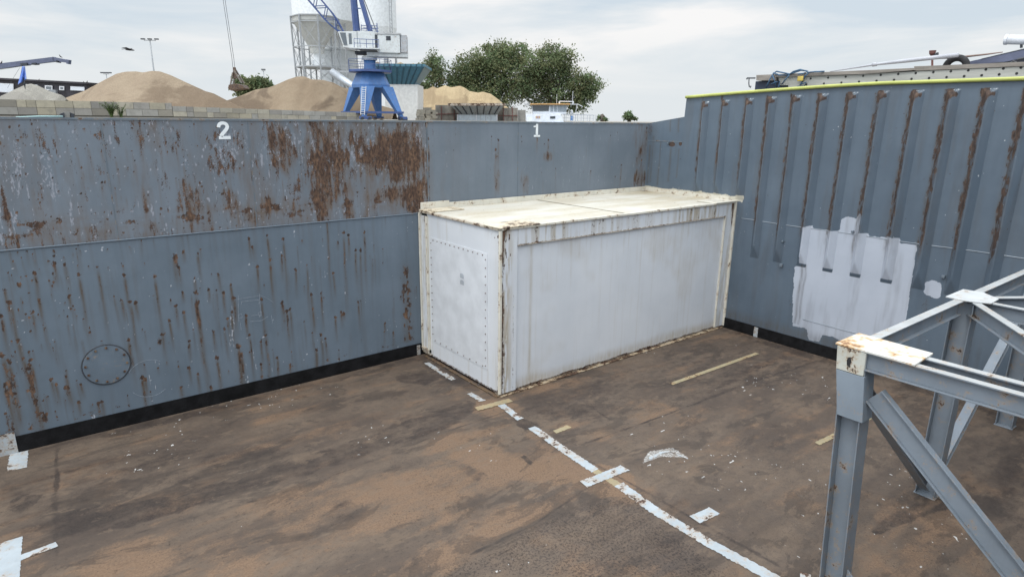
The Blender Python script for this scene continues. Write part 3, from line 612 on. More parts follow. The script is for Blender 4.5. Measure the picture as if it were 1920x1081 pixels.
cpanel('corner_post', (L_-.035, W_, Z0+.0), (-1, 0, 0), (0, 0, 1), .30, H_-.058-Z0, w_post, CONT, (0, 1, 0), .012, .05)
def w_rail(a, c):
    n1 = fbm(a, c, .06, .6, 820, 4); n2 = fbm(a, c, .04, .04, 825, 3)
    G = 1.0*ss(n1, .36, .60)*(.35+.65*ss(fbm(a, c, 1.2, 9, 828, 3), .35, .6)); R = .42*ss(n1+.25*(n2-.5), .58, .72)+.9*np.exp(-(c/.010)**2)*(n2 > .35)+.3*ss(n2, .66, .8)
    return R, G, .5*ss(n2, .55, .75), R*0
cpanel('top_rail', (L_-.345, W_, 2.452), (-1, 0, 0), (0, 0, 1), L_-.345-.30, H_-.058-2.452, w_rail, CONT, (0, 1, 0), .015, .05)
def w_postr(a, c):
    n1 = fbm(a, c, .05, .4, 830, 4); n2 = fbm(a, c, .04, .08, 835, 3)
    R = .45*ss(n1, .55, .72)*(.4+ss(c, 1.6, 2.6))+.8*np.exp(-((a-.25)/.06)**2)*ss(c, 1.7, 2.6)*.8; G = .6*ss(n1, .4, .6)
    return R, G, .5*ss(n2, .5, .7), R*0
cpanel('corner_post', (.295, W_, Z0), (-1, 0, 0), (0, 0, 1), .26, H_-.058-Z0, w_postr, CONT, (0, 1, 0), .012, .05)
MB().box((.0, W_-.02, Z0), (.033, W_+.045, 2.74)).build('edge_angle', CREAM, cont)
MB().box((.296, W_-.03, Z0), (.312, W_+.012, 2.45)).build('post_lip', CREAM, cont)
MB().box((L_-.033, W_-.028, Z0), (L_+.012, W_+.016, H_-.058)).build('edge_angle', CREAM, cont, bevel=.006)
MB().box((.31, W_-.035, 2.445), (L_-.34, W_+.014, 2.4535)).build('rail_lip', CREAM_R, cont)
# short end: local a runs from front corner (y = W) to the wall (y = 0)
def w_end(a, c):
    R = np.zeros(a.shape); G = R.copy(); n2 = fbm(a, c, .03, .05, 845, 3)
    R += .75*np.exp(-(a/.03)**2)*ss(n2, .35, .6)+.8*np.exp(-(a/.22)**2)*ss(c, 2.38, 2.62)*ss(n2+.1, .5, .7)
    R += .6*ss(.05-c+.04*(n2-.5), 0, .03)+.35*np.exp(-((a-2.15)/.03)**2)*ss(n2, .4, .6)
    G += .3*ss(fbm(a, c, .08, 1., 848, 4), .5, .75)+.5*np.exp(-(a/.15)**2)*.4
    return R, G, .3*ss(n2, .6, .8), R*0
cpanel('end_panel', (L_-.012, W_-.04, Z0), (0, -1, 0), (0, 0, 1), 2.14, H_-.062-Z0, w_end, CONT, (1, 0, 0), .012, .02)
def w_endpost(a, c):
    n1 = fbm(a, c, .04, .3, 850, 4); n2 = fbm(a, c, .03, .05, 855, 3)
    R = .75*np.exp(-((a-.03)/.04)**2)*(.4+1.1*(n1-.3))+.8*ss(c, 2.3, 2.6)*ss(n2, .4, .6); G = .5*ss(n1, .42, .6)
    return R, G, .5*ss(n2, .5, .7), R*0
cpanel('corner_post', (L_+.004, .255, Z0+.12), (0, -1, 0), (0, 0, 1), .20, 2.49, w_endpost, CONT, (1, 0, 0), .012, .04)
MB().box((L_-.03, .257, Z0+.05), (L_+.035, .30, 2.66)).build('post_lip', CREAM, cont, bevel=.006)
MB().box((L_-.03, .02, Z0+.05), (L_+.035, .053, 2.70)).build('post_lip', CREAM, cont, bevel=.006)
MB().hexa([(L_-.03,.03,.05),(L_+.01,.03,.05),(L_+.01,.3,.05),(L_-.03,.3,.05),(L_-.03,.03,.165),(L_+.05,.03,.165),(L_+.05,.3,.165),(L_-.03,.3,.165)]).build('post_foot', CREAM_R, cont)
# bolted access plate in the end
ap = MB().box((L_-.0115, .36, .36), (L_-.004, 2.10, 2.30)).build('access_plate', P_CONT, cont)
boltm = painted('bolt_rust', (.10, .08, .07), 1.3)
bs = [(2.06, z) for z in np.linspace(.42, 2.2, 14)]+[(.395, z) for z in np.linspace(.5, 2.2, 14)]+[(y, 2.26) for y in np.linspace(.47, 1.98, 12)]+[(y, .395) for y in np.linspace(.47, 1.98, 9)]
proto = None
for y, z in bs:
    if proto is None:
        proto = MB().tube([(L_-.004, y, z), (L_+.009, y, z)], .0085, 6).build('bolt', boltm, ap); y0, z0 = y, z
    else:
        c = proto.copy(); COL.objects.link(c); c.parent = ap; c.location = (0, y-y0, z-z0)
hole = plain('slot_grey', (.38, .41, .45), .6)
for z in (1.80, 1.69):
    MB().prism([(L_-.0035, 1.38+dy*.055, z+dz*.04) for dy, dz in ((-1, -1), (1, -1), (1, .5), (.5, 1), (-.5, 1), (-1, .5))], (.004, 0, 0)).build('handle_slot', hole, ap)
# roof
def w_roof(a, c):
    n1 = fbm(a, c, .9, .35, 860, 5); n2 = fbm(a, c, .05, .05, 865, 3)
    G = .75*ss(n1, .36, .68)*.7+.45*np.exp(-((a-L_)/1.1)**2)*.8+.3*ss(fbm(a, c, 2.5, .12, 862, 4), .45, .7)
    R = .9*ss(n2, .80, .88)+.5*np.exp(-(c/.02)**2)*ss(fbm(a, c, .2, .1, 868, 3), .45, .6)+.9*np.exp(-(a/.10)**2-((c)/.10)**2)
    R += .6*np.exp(-((a-L_+.1)/.18)**2-((c-2.35)/.14)**2)+.5*np.exp(-((a-L_+.2)/.2)**2-(c/.1)**2)
    return R, G, R*0, R*0
cpanel('roof_panel', (L_, W_, H_-.03), (-1, 0, 0), (0, -1, 0), L_, W_-.0, w_roof, ROOFM, (0, 0, 1), .02, .02)
MB().tube([(3.35, .05, H_-.027), (3.28, W_-.05, H_-.027)], .008, 6).build('roof_weld', plain('dirty_weld', (.22, .20, .15), .7), cont, True)
MB().box((.0, W_-.035, H_-.055), (L_-.02, W_+.03, H_-.012)).build('roof_edge', CREAM, cont, bevel=.008)
MB().box((L_-.035, .03, H_-.06), (L_+.022, W_-.036, H_-.022)).build('roof_edge', CREAM_R, cont, bevel=.006)
CRR = painted('rust_streaked_cream', (.60, .55, .44), rust=.7, dirt=.6, rustscale=3)
MB().box((5.34, W_-.40, H_-.024), (L_+.035, W_+.04, H_-.006)).build('corner_plate', CRR, cont, bevel=.004)
MB().box((5.40, .05, H_-.024), (L_+.03, .42, H_-.006)).build('corner_plate', CRR, cont, bevel=.004)
MB().box((.0, 2.0, H_-.024), (.72, W_+.05, H_-.004)).build('corner_plate', CREAM, cont, bevel=.004)
# upstands welded to the two walls
b = MB(); b.box((.03, .016, H_-.03), (L_-.5, .03, H_+.075)); b.build('wall_upstand', CREAM, cont, bevel=.003)
MB().box((L_-.62, .016, H_-.02), (L_-.02, .036, H_+.11)).build('wall_upstand', CREAM, cont, bevel=.003)
MB().box((.003, .03, H_-.03), (.016, 2.3, H_+.06)).build('wall_upstand', CREAM, cont, bevel=.003)
# bottom: dark gap, ledge and rusted skirting
STRIPM = painted('rusty_skirting', (.42, .36, .27), rust=1.1, dirt=.8); STRIPD = painted('shade_dark_skirting', (.06, .05, .045), rust=.8)  # dark rusty end strip, its tone deepened to stand for contact shade
MB().box((.02, W_-.2, .0), (L_-.03, W_-.05, Z0+.01)).build('base_frame', CREAM_R, cont)
MB().box((.03, W_-.045, .004), (L_+.0, W_+.04, .020)).build('floor_weld_strip', STRIPM, cont, bevel=.004)
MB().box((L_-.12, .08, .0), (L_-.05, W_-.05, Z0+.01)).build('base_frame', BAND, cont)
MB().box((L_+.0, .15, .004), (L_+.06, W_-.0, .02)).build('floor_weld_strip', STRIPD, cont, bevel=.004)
MB().box((.05, .05, .05), (L_-.09, W_-.09, H_-.08)).build('inner_body', DARKM, cont)

# ---- open steel frame on the right
fr = thing('steel_trestle', 'open grey steel trestle of I-beams with rusty white corner plate', 'trestle', (3.3, 8.7, 0))
def attr_zero(o): return o
TOPW = painted('pale_gusset_paint', (.46, .48, .49), rust=.25, dirt=.3)
def hbeam(name, p, q, flange_dir, w, h, t=.012, tw=.010, mat=None, parent=None, topmat=None):
    """H-section from p to q; flange_dir is across the web (the flange normals); w flange width, h section height"""
    p = Vector(p); q = Vector(q); d = (q-p).normalized(); fdv = Vector(flange_dir); fdv = (fdv-d*fdv.dot(d)).normalized(); sd_ = d.cross(fdv).normalized()
    b = MB()
    for s in (-1, 1): b.bar(p+fdv*s*(h/2-t/2), q+fdv*s*(h/2-t/2), w, t, fdv)
    b.bar(p, q, tw, h-2*t-.001, fdv)
    return b.build(name, mat or FRAMEM2, parent or fr, bevel=.003)
FRAMEM2 = painted('grey_frame_paint', (.17, .20, .235), rust=.3, rough=.42, dirt=.35)
FRAMEM3 = painted('skylit_frame_paint', (.36, .375, .38), rust=.3, rough=.45, dirt=.35)  # paler copy of the frame colour: sky light from above painted in
FT = 2.49
YN, YF, X1, X2, X3 = 7.865, 9.98, 6.25, 3.60, .55
for (x, y0, y1) in [(X1, 7.865, 7.985), (X2, 7.875, 7.875), (X3, 7.86, 7.87), (X1, YF, YF), (X2, YF, YF), (X3, YF, YF)]:
    lg = hbeam('leg', (x, y1 if y1 != y0 else y1, .012), (x, y0, FT-.03), (0, 1, 0), .20, .215)
    MB().box((x-.11, y1-.12, .0), (x+.11, y1+.12, .012)).build('foot_plate', FRAMEM2, lg, bevel=.003)
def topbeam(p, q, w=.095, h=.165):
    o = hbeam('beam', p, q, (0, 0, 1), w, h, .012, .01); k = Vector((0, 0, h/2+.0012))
    MB().bar(Vector(p)+k, Vector(q)+k, w-.001, .0024).build('skylit_top', FRAMEM3, o); return o
zb = FT-.0825
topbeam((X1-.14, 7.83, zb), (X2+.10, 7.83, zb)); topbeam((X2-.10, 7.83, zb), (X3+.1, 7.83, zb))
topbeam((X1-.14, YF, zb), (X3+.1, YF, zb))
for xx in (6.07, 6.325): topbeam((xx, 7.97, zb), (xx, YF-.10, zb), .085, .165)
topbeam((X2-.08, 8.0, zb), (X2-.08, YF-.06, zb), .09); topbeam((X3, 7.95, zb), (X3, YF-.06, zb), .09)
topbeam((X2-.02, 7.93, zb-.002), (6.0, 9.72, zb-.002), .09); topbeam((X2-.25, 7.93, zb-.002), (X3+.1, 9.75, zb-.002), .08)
# corner casting and gusset on the nearest leg
GC = painted('gusset_paint', (.20, .24, .285), rust=.15, dirt=.4); CC = painted('corner_casting_paint', (.46, .47, .43), rust=.62, dirt=.5)
MB().hexa([(6.14, 7.735, 2.27), (6.372, 7.735, 2.27), (6.372, 7.975, 2.27), (6.14, 7.975, 2.27), (6.14, 7.735, FT), (6.372, 7.715, FT), (6.372, 7.972, FT), (6.14, 7.975, FT)]).build('corner_casting', CC, fr, bevel=.008)
cast = [o for o in bpy.data.objects if o.name == 'corner_casting'][0]
MB().prism([(6.374, 7.84+dy, 2.37+dz) for dy, dz in ((-.012, -.035), (.012, -.05), (.018, .0), (.01, .045), (-.008, .04), (-.02, .01))], (.003, 0, 0)).build('slot', BLACKR, cast)
MB().hexa([(6.16, 7.815, 1.84), (6.362, 7.80, 1.84), (6.362, 8.03, 1.84), (6.16, 8.03, 1.84), (6.16, 7.735, 2.267), (6.368, 7.735, 2.267), (6.368, 7.985, 2.267), (6.16, 7.985, 2.267)]).build('gusset_box', GC, fr, bevel=.006)
capm = NT('rust_stained_white_plate')
c0 = capm.mix(capm.rng(capm.noise(5, 5), .3, .7), (.50, .50, .47), (.56, .56, .53))
m1 = capm.noise(4.5, 6, .7, seed=3); c0 = capm.mix(capm.rng(m1, .47, .58, 0, .85), c0, (.50, .30, .12)); c0 = capm.mix(capm.rng(m1, .57, .62, 0, .9), c0, (.20, .10, .05))
capm.bump(capm.noise(20, 4), .2, .004); CAPM = capm.done(c0, .6)
MB().prism([(6.375, 7.70, FT+.003), (6.385, 8.36, FT+.003), (5.95, 8.345, FT+.003), (5.92, 7.70, FT+.003)], (0, 0, .018)).build('corner_plate', CAPM, fr, bevel=.003)
MB().prism([(X2+.10, 7.69, FT+.003), (X2+.12, 7.90, FT+.003), (3.60, 8.11, FT+.003), (3.31, 8.10, FT+.003), (3.12, 7.90, FT+.003), (3.14, 7.69, FT+.003)], (0, 0, .014)).build('gusset_plate', TOPW, fr, bevel=.003)
# braces
hbeam('brace', (6.27, 8.06, 2.10), (6.27, 9.90, .50), (0, .7, .7), .075, .185)
hbeam('brace', (X1-.2, 7.88, 2.02), (X2+.12, 7.88, .16), (.6, 0, .8), .11, .12)
hbeam('brace', (X2-.12, 7.88, .20), (X3+.15, 7.88, 2.30), (-.6, 0, .8), .11, .12)
MB().prism([(X1+.05, 8.10, .02), (X1+.05, 8.36, .02), (X1+.05, 8.30, .16), (X1+.05, 8.10, .34)], (.014, 0, 0)).build('foot_gusset', FRAMEM2, fr)
MB().prism([(X2+.02, 7.98, .02), (X2+.02, 8.2, .02), (X2+.02, 8.17, .1), (X2+.02, 7.98, .2)], (.014, 0, 0)).build('foot_gusset', FRAMEM2, fr)

# ================================================================== SHIP OUTSIDE THE HOLD, WATER, QUAY
struct = lambda o: tag(o, kind='structure')
QZ, WZ = 4.20, 2.4
n = NT('harbour_water'); n.bump(n.noise(.8, 5, .6, (1, 1, 1)), .5, .12); WATERM = n.done((.045, .06, .06), .12, 0, .5)
b = MB(); b.add([(-900, -47.5, WZ), (900, -47.5, WZ), (900, -2.2, WZ), (-900, -2.2, WZ)], [(0, 1, 2, 3)])
b.add([(-900, -2.2, WZ), (-16, -2.2, WZ), (-16, 16, WZ), (-900, 16, WZ)], [(0, 1, 2, 3)]); b.add([(30, -2.2, WZ), (900, -2.2, WZ), (900, 16, WZ), (30, 16, WZ)], [(0, 1, 2, 3)])
b.add([(-900, 16, WZ), (900, 16, WZ), (900, 700, WZ), (-900, 700, WZ)], [(0, 1, 2, 3)])
struct(b.build('water', WATERM))
GRND = plain('quay_ground_dust', (.23, .21, .18), .9, .2, .3)
b = MB(); b.add([(-3000, -48, QZ), (3000, -48, QZ), (3000, -4000, QZ), (-3000, -4000, QZ)], [(3, 2, 1, 0)]); struct(b.build('quay_ground', GRND))
CONC = plain('quay_concrete', (.26, .255, .24), .85, .25, .6)
b = MB(); b.box((-400, -48.3, -2), (400, -47.4, QZ-.004)); struct(b.build('quay_edge', CONC))
# side deck outside the coaming and the deck behind the bulkhead, with the hull side
HULL = painted('hull_deck_paint', (.10, .12, .14), rust=.5, dirt=.5)
deckM = plain('dark_deck_paint', (.07, .075, .08), .7, .3, 2)
hull = thing('ship_hull', 'dark painted hull side and narrow side deck of the ship round the hold', 'ship', (6, -1.2, 0))
MB().box((-15, -2.0, 3.55), (22, -.035, 3.62)).build('side_deck', deckM, hull); MB().box((-15, -2.15, -.3), (22, -2.0, 3.7)).build('hull_plating', HULL, hull)
MB().box((-15, 1.4, 4.60), (-.06, 15, 4.68)).build('fore_deck', deckM, hull); MB().box((-15, -2.0, -.3), (-14.8, 15, 4.59)).build('hull_plating', HULL, hull)
MB().box((-14.79, 1.4, 3.7), (-.06, 1.5, 4.59)).build('deck_edge', HULL, hull)
for x in np.arange(.7, 15, 1.55): MB().prism([(x, -.04, 3.63), (x, -.5, 3.63), (x, -.04, 4.20)], (.02, 0, 0)).build('coaming_bracket', HULL, hull)
MB().box((-14.79, -1.99, 3.45), (-.06, 1.39, 3.55)).build('side_deck', deckM, hull)

# planks heaped on the side deck, far left
WOODG = plain('weathered_grey_wood', (.20, .185, .165), .85, .35, 5, vec=(.3, 3, 3))
tp = thing('plank_heap', 'untidy heap of weathered grey planks on the side deck at far left', 'plank pile', (12.2, -1.0, 3.62))
for k in range(26):
    x = random.uniform(11.6, 12.7); L = random.uniform(.35, .8); z = 3.66+.042*(k % 19)+random.uniform(0, .02); y = -1.0+random.uniform(-.25, .2); a = random.uniform(-.4, .4)
    if k % 19 > 14: L *= .6
    d = Vector((math.cos(a), math.sin(a), random.uniform(-.1, .1)))*L/2
    c_ = Vector((x, y, z)); c_.x = min(c_.x, 13.0); MB().bar(c_-d, c_+d, .13, .03).build('plank', WOODG, tp)
PIPEB = plain('pale_turquoise_pipe', (.36, .52, .52), .5, .1)
b = MB(); p0 = on(1, -.4, 30, 220); p1 = on(1, -.4, 118, 218.5); b.tube([p0, (p0+p1)/2+Vector((0, 0, .006)), p1], .012, 6); tag(b.build('deck_pipe', PIPEB, None, True), 'thin pale turquoise pipe lying along the wall top beside the plank heap', 'pipe')
tp2 = thing('deck_bollard', 'small dark twin bollard with pale post seen just over the wall top at left', 'bollard', tuple(on(1, -1.2, 126, 220))[:2]+(3.62,))
for du, m_, t_ in ((121, DARKM, 1), (126, CONC, 0), (132, DARKM, -1)):
    p = on(1, -1.2, du, 219); b = MB(); top = on(1, -1.2, du, 209 if m_ is CONC else 211).z
    if m_ is CONC: b.hexa([(p.x-.05, -1.25, 3.62), (p.x+.05, -1.25, 3.62), (p.x+.05, -1.15, 3.62), (p.x-.05, -1.15, 3.62), (p.x-.03, -1.23, top), (p.x+.03, -1.23, top), (p.x+.03, -1.17, top), (p.x-.03, -1.17, top)]); b.build('post', m_, tp2)
    else: b.prism([(p.x-.05, -1.25, 3.62), (p.x+.05, -1.25, 3.62), (p.x+.05*t_, -1.25, top-.02), (p.x, -1.25, top)][:4], (0, .1, 0)); b.build('horn', m_, tp2)

# ---- block wall on the quay: courses of big concrete blocks
def tonemat(name, base, rough=.85):
    n = NT(name); r, g, b, a = n.attr('tone'); at = N(n.t, 'ShaderNodeAttribute', attribute_name='tone').outputs['Color']
    col = n.mix(1.0, at, base, 'MULTIPLY'); col = n.mix(n.rng(n.noise(2.2, 6, .7), .4, .75, 0, .5), col, tuple(x*.45 for x in base)); n.bump(n.noise(4, 4), .3, .03); return n.done(col, rough)
BLOCKM = tonemat('cast_concrete_blocks', (.33, .32, .29))
bw = MB(); rb = random.Random(5)
def blockwall(mb, x0, x1, y, top, n_, h, L, slope=0, th=.5, y2=None):
    """courses from x0 down to x1 (towards -x)"""
    y2 = y if y2 is None else y2
    for c in range(n_):
        x = x0+(.5*L if c % 2 else 0)
        while x > x1:
            w = L*rb.choice((1, 1, 1, .5)); xa = min(x, x0); xb = max(x-w, x1); x -= w
            if xa-xb < .05: continue
            za = top-slope*(x0-(xa+xb)/2); t = (x0-(xa+xb)/2)/(x0-x1); yy = y+(y2-y)*t
            q = rb.choice(((1, .98, .9), (1.05, 1.0, .86), (.8, .8, .82), (.95, .97, 1.0), (1.1, 1.06, .96), (.7, .68, .64))); f = rb.uniform(.8, 1.1); mb.cc = (q[0]*f, q[1]*f, q[2]*f, .99)
            mb.box((xb+.012, yy-th, za-h*(c+1)+.012), (xa-.012, yy+rb.uniform(-.02, .02), za-h*c-.006))
    mb.cc = (.25, .24, .22, .99); 
    mb.hexa([(x1, y2-th+.05, QZ-.02), (x0, y-th+.05, QZ-.02), (x0, y-.04, QZ-.02), (x1, y2-.04, QZ-.02), (x1, y2-th+.05, top-slope*(x0-x1)-.03), (x0, y-th+.05, top-.03), (x0, y-.04, top-.03), (x1, y2-.04, top-slope*(x0-x1)-.03)])
blockwall(bw, 17, .28, -53, 5.43, 2, .56, 1.2)
blockwall(bw, .26, -17.0, -53, 5.18, 2, .44, 1.1, slope=.016)
wallB = tag(bw.build('block_wall', BLOCKM), 'long pale wall of big concrete blocks holding back the sand heaps', 'block wall')
bw = MB()
for k in range(3):
    p = pt(788+k*3, 207+k*7, 76)
bx = pt(800, 214, 76)
for c in range(6):
    for k in range(3):
        q = rb.uniform(.6, 1.0); bw.cc = (q, q*.96, q*.88, .99); zz = QZ+.24*c; x = bx.x+.75*(k-1)+rb.uniform(-.2, .2)
        if c == 5 and k != 1: continue
        bw.box((x-.34, bx.y-.4, zz+.006), (x+.34, bx.y+.4+rb.uniform(-.08, .08), zz+.234))
tag(bw.build('stone_block_stack', BLOCKM), 'rough low stack of grey stone blocks right of the white hopper building', 'block stack')

# ---- heaps of sand and gravel
def sandmat(name, c1, c2, c3):
    n = NT(name); col = n.mix(n.rng(n.noise(.35, 6, .65), .35, .65), c1, c2); col = n.mix(n.rng(n.noise(.17, 5, .6, (.7, .7, 1.3), dist=.8, seed=3), .52, .60, 0, .85), col, c3)
    col = n.mix(n.rng(n.noise(9, 3, .7), .4, .7, 0, .4), col, tuple(x*.7 for x in c1)); n.bump(n.math('ADD', n.noise(1.1, 6, .7), n.math('MULTIPLY', n.noise(12, 3), .2)), .7, .25); return n.done(col, .95, 0, .1)
SAND1 = sandmat('grey_brown_sand', (.235, .185, .135), (.275, .222, .162), (.165, .125, .09))
SAND2 = sandmat('brown_sand', (.24, .19, .135), (.205, .157, .11), (.11, .082, .06))
SAND3 = sandmat('yellow_sand', (.34, .265, .165), (.41, .325, .205), (.27, .205, .13))
GRAV = sandmat('grey_gravel', (.24, .23, .205), (.28, .27, .24), (.21, .20, .18))
def heap(name, label, crest, D, mat, seed, rug=.25, ang=33, backang=None):
    """crest: list of photo pixels of the skyline; the slopes fall to the quay at the angle of repose, front and back"""
    us = np.linspace(crest[0][0], crest[-1][0], 90); vs = np.interp(us, [c[0] for c in crest], [c[1] for c in crest])
    T = np.linspace(-1, 1, 61); P = np.zeros((len(T), len(us), 3)); k = 1/math.tan(math.radians(ang)); rs = np.random.RandomState(seed)
    Cr = np.array([tuple(pt(u, v, D)) for u, v in zip(us, vs)])
    hgt = np.maximum(Cr[:, 2]-QZ, .02); i_ = np.arange(len(us))
    U2, T2 = np.meshgrid(us, T)
    n1 = fbm(U2, T2*30, 26, 40, seed, 4)-.5; n2 = fbm(U2, T2*9, 9, 6, seed+50, 4)-.5
    for j, t in enumerate(T):
        s_ = abs(t); run = hgt*k*s_*(1+.0*t); ease = np.sqrt(s_*s_+.0016)-.04
        z = Cr[:, 2]-hgt*np.clip(ease, 0, 1)+(n1[j]*rug*hgt*.55+n2[j]*rug*.35)*np.minimum(1, s_*5)*(1-s_)
        P[j] = Cr+HD[None, :]*(np.sign(t)*run*(1 if t < 0 else 1))[:, None]; P[j, :, 2] = np.maximum(z, QZ-.02)
    o = grid_mesh(name, P, mat); o.data.shade_smooth(); tag(o, label, 'sand heap', 'sand and gravel heaps'); return o
heap('gravel_heap', 'low pale grey gravel heap at far left before the black building', [(-60,187),(-20,188),(0,181),(30,167),(48,159),(58,157),(72,161),(95,172),(115,178),(125,187)], 62, GRAV, 900, .12)
heap('sand_heap', 'large smooth grey-brown sand heap with a double-humped crest below the floodlight mast', [(108,190),(130,181),(160,170),(200,148),(220,138),(236,134.5),(255,134),(268,136),(285,133),(300,134),(320,141),(350,155),(385,171),(400,175),(425,188),(450,200),(470,206)], 70, SAND1, 910, .22)
heap('sand_heap', 'darker brown sand heap under the concrete silos and the hanging grab', [(400,196),(430,187),(455,178),(480,168),(505,164),(520,158),(540,149),(556,144),(570,143),(584,149),(605,150),(625,155),(640,163),(665,170),(690,186),(715,198),(740,205)], 74, SAND2, 920, .34)
heap('sand_heap', 'golden yellow sand heap with three little peaks before the trees', [(770,196),(782,172),(790,168),(802,167),(812,162),(820,166),(834,160),(846,164),(862,161),(872,165),(880,171),(897,174),(905,172),(920,176),(935,187),(950,200),(962,208)], 99, SAND3, 930, .55, 36)

# ---- black building far left
BLK = plain('black_cladding', (.03, .028, .036), .6, .3, 1); WHT = plain('white_frame_paint', (.62, .64, .68), .5, .08); GLS = NT('dark_window_glass').done((.10, .12, .14), .1, 0, .8); WHT2 = plain('white_panel', (.58, .62, .68), .4, .06)
bb_ = thing('black_building', 'long low black building with white-framed windows behind the gravel heap', 'building', tuple(pt(80, 200, 110))[:2]+(QZ,))
def facade(mb, uv, D, th, back=0):
    P_ = [pt(u, v, D, back) for u, v in uv]; mb.prism(P_, HDv*th); return mb
facade(MB(), [(-120,142),(162,156.5),(165,228),(-120,228)], 110, 9).build('wall', BLK, bb_)
facade(MB(), [(-120,140),(164,154.5),(164,158),(-120,143.5)], 109.6, 10).build('roof_edge', BLK, bb_)
def win(parent, u0, v0, u1, v1, D, fw=2.0, glass=GLS, frame=WHT, name='window', sl=.05):
    s0 = (u1-u0)*sl
    f = facade(MB(), [(u0,v0),(u1,v0+s0),(u1,v1+s0),(u0,v1)], D, .12).build(name, frame, parent)
    facade(MB(), [(u0+fw,v0+fw),(u1-fw,v0+fw+s0),(u1-fw,v1-fw+s0),(u0+fw,v1-fw)], D-.03, .04).build('pane', glass, f)
win(bb_, 84, 160, 98, 169, 109.8); win(bb_, 111, 161.5, 120, 169, 109.8, 1.8); win(bb_, -40, 154, 25, 171, 109.8, 1, WHT2); win(bb_, 132, 162, 158, 169.5, 109.8, .6, WHT2); win(bb_, 48, 158, 70, 165, 109.8, .6, WHT2)
facade(MB(), [(93,168),(104,168.5),(104,178),(93,178)], 109, .5).build('pale_panel', plain('grey_panel', (.25, .27, .29), .6), bb_)
# ---- floodlight masts
MASTM = plain('mast_grey', (.30, .32, .34), .5, .1)
def mast(u, vtop, D, label, heads, w=26, r=.10):
    top = pt(u, vtop, D); bs_ = pt(u+8 if w > 20 else u, 230, D); root = thing('floodlight_mast', label, 'floodlight mast', (top.x, top.y, QZ), 'floodlight masts on the quay')
    MB().tube([(top.x, top.y, QZ), tuple(top)], [r*1.4, r*.8], 8).build('pole', MASTM, root, True)
    s_ = D/FPX; arm = HRv*(w/2*s_); MB().bar(top-arm*.85, top+arm*.85, .1*r/.1, .1*r/.1).build('cross_arm', MASTM, root)
    for k in range(heads):
        c = top+arm*((k/(heads-1)*2-1) if heads > 1 else 0)+Vector((0, 0, 2.2*s_)); MB().bar(c-HRv*s_*3.2, c+HRv*s_*3.2, 4*s_, 1.9*s_).build('lamp_head', DARKM, root)
mast(281, 76, 120, 'tall thin floodlight mast with three lamp heads rising behind the large sand heap', 3, 24, .13)
mast(199, 139, 230, 'small distant three-headed floodlight mast left of the large sand heap crest', 3, 12, .16)
mast(494, 133, 200, 'distant single-headed floodlight mast beside the tree behind the grab', 1, 8, .14)
# ---- ship's crane arm, far left, with flag and birds
NAVY = plain('slate_blue_paint', (.115, .13, .20), .5, .15)
arm = thing('crane_arm', 'slate-blue crane arm of another ship reaching in from the left edge', 'crane arm', tuple(pt(-60, 135, 38)))
b = MB()
def beamuv(b, a, c, wa_, wc_, D, th):
    pa, pc = pt(a[0], a[1], D), pt(c[0], c[1], D); s_ = D/FPX; d = (pc-pa).normalized(); nrm = d.cross(HDv).normalized()
    if nrm.z < 0: nrm = -nrm
    b.hexa([pa-nrm*wa_*s_/2, pa-nrm*wa_*s_/2+HDv*th, pc-nrm*wc_*s_/2+HDv*th, pc-nrm*wc_*s_/2, pa+nrm*wa_*s_/2, pa+nrm*wa_*s_/2+HDv*th, pc+nrm*wc_*s_/2+HDv*th, pc+nrm*wc_*s_/2])
beamuv(b, (-80,134), (101,111), 9, 7.5, 38, .22); beamuv(b, (98,110.6), (128,115.5), 7, 5, 38, .2); b.build('boom', NAVY, arm)
b = MB(); beamuv(b, (126.5,112), (126,120), 4.5, 3.5, 37.98, .24); b.build('boom_tip', NAVY, arm)
b = MB(); beamuv(b, (38,121), (50,120), 4, 4, 37.9, .3); beamuv(b, (59,120), (67,119.5), 3, 3, 37.9, .3); beamuv(b, (105,115), (108,116), 4, 3, 37.9, .3); b.build('sheave_bracket', DARKM, arm)
b = MB(); b.tube([pt(-20,134,38), pt(66,120.5,38), pt(112,115.5,38)], .008, 5); b.build('hoist_cable', DARKM, arm)
b = MB(); b.tube([pt(37,127,38), pt(24,148,38), pt(14,165,38)], .006, 5); b.build('hoist_cable', DARKM, arm)
# vertical mast that carries the arm, left of the picture
MB().tube([pt(-75, 240, 38), pt(-80, 128, 38)], .2, 10).build('crane_column', NAVY, arm, True)
n = NT('blue_flag_cloth'); fc = n.mix(n.rng(n.noise(2.5, 3), .45, .6, 0, .5), (.10, .19, .56), (.30, .38, .62)); FLAGM = n.done(fc, .8)
flag = thing('blue_flag', 'limp blue flag with a pale lower edge hanging from the crane arm', 'flag', tuple(pt(43, 122, 37.8)))
us = np.linspace(0, 1, 14); vs_ = np.linspace(0, 1, 20); P = np.zeros((20, 14, 3))
for j, t in enumerate(vs_):
    l = (41+(33.5-41)*t**1.3, 124.5+(159-124.5)*t); r = (47+(50-47)*t, 124.5+(148-124.5)*t)
    for i, q in enumerate(us):
        u = l[0]+(r[0]-l[0])*q; v = l[1]+(r[1]-l[1])*q; P[j, i] = pt(u, v, 37.8+.06*math.sin(q*9+t*2)*(.3+t))
o = grid_mesh('flag_cloth', P, FLAGM, flag); o.modifiers.new('s', 'SOLIDIFY').thickness = .01; o.data.shade_smooth()
b = MB(); b.tube([pt(44.5,146,37.85), pt(46,158,37.85), pt(47.5,167,37.85)], [.035, .05, .012], 6); b.build('dark_tassel', DARKM, flag, True)
BIRDM = plain('dark_feathers', (.035, .034, .036), .8, .3, 8)
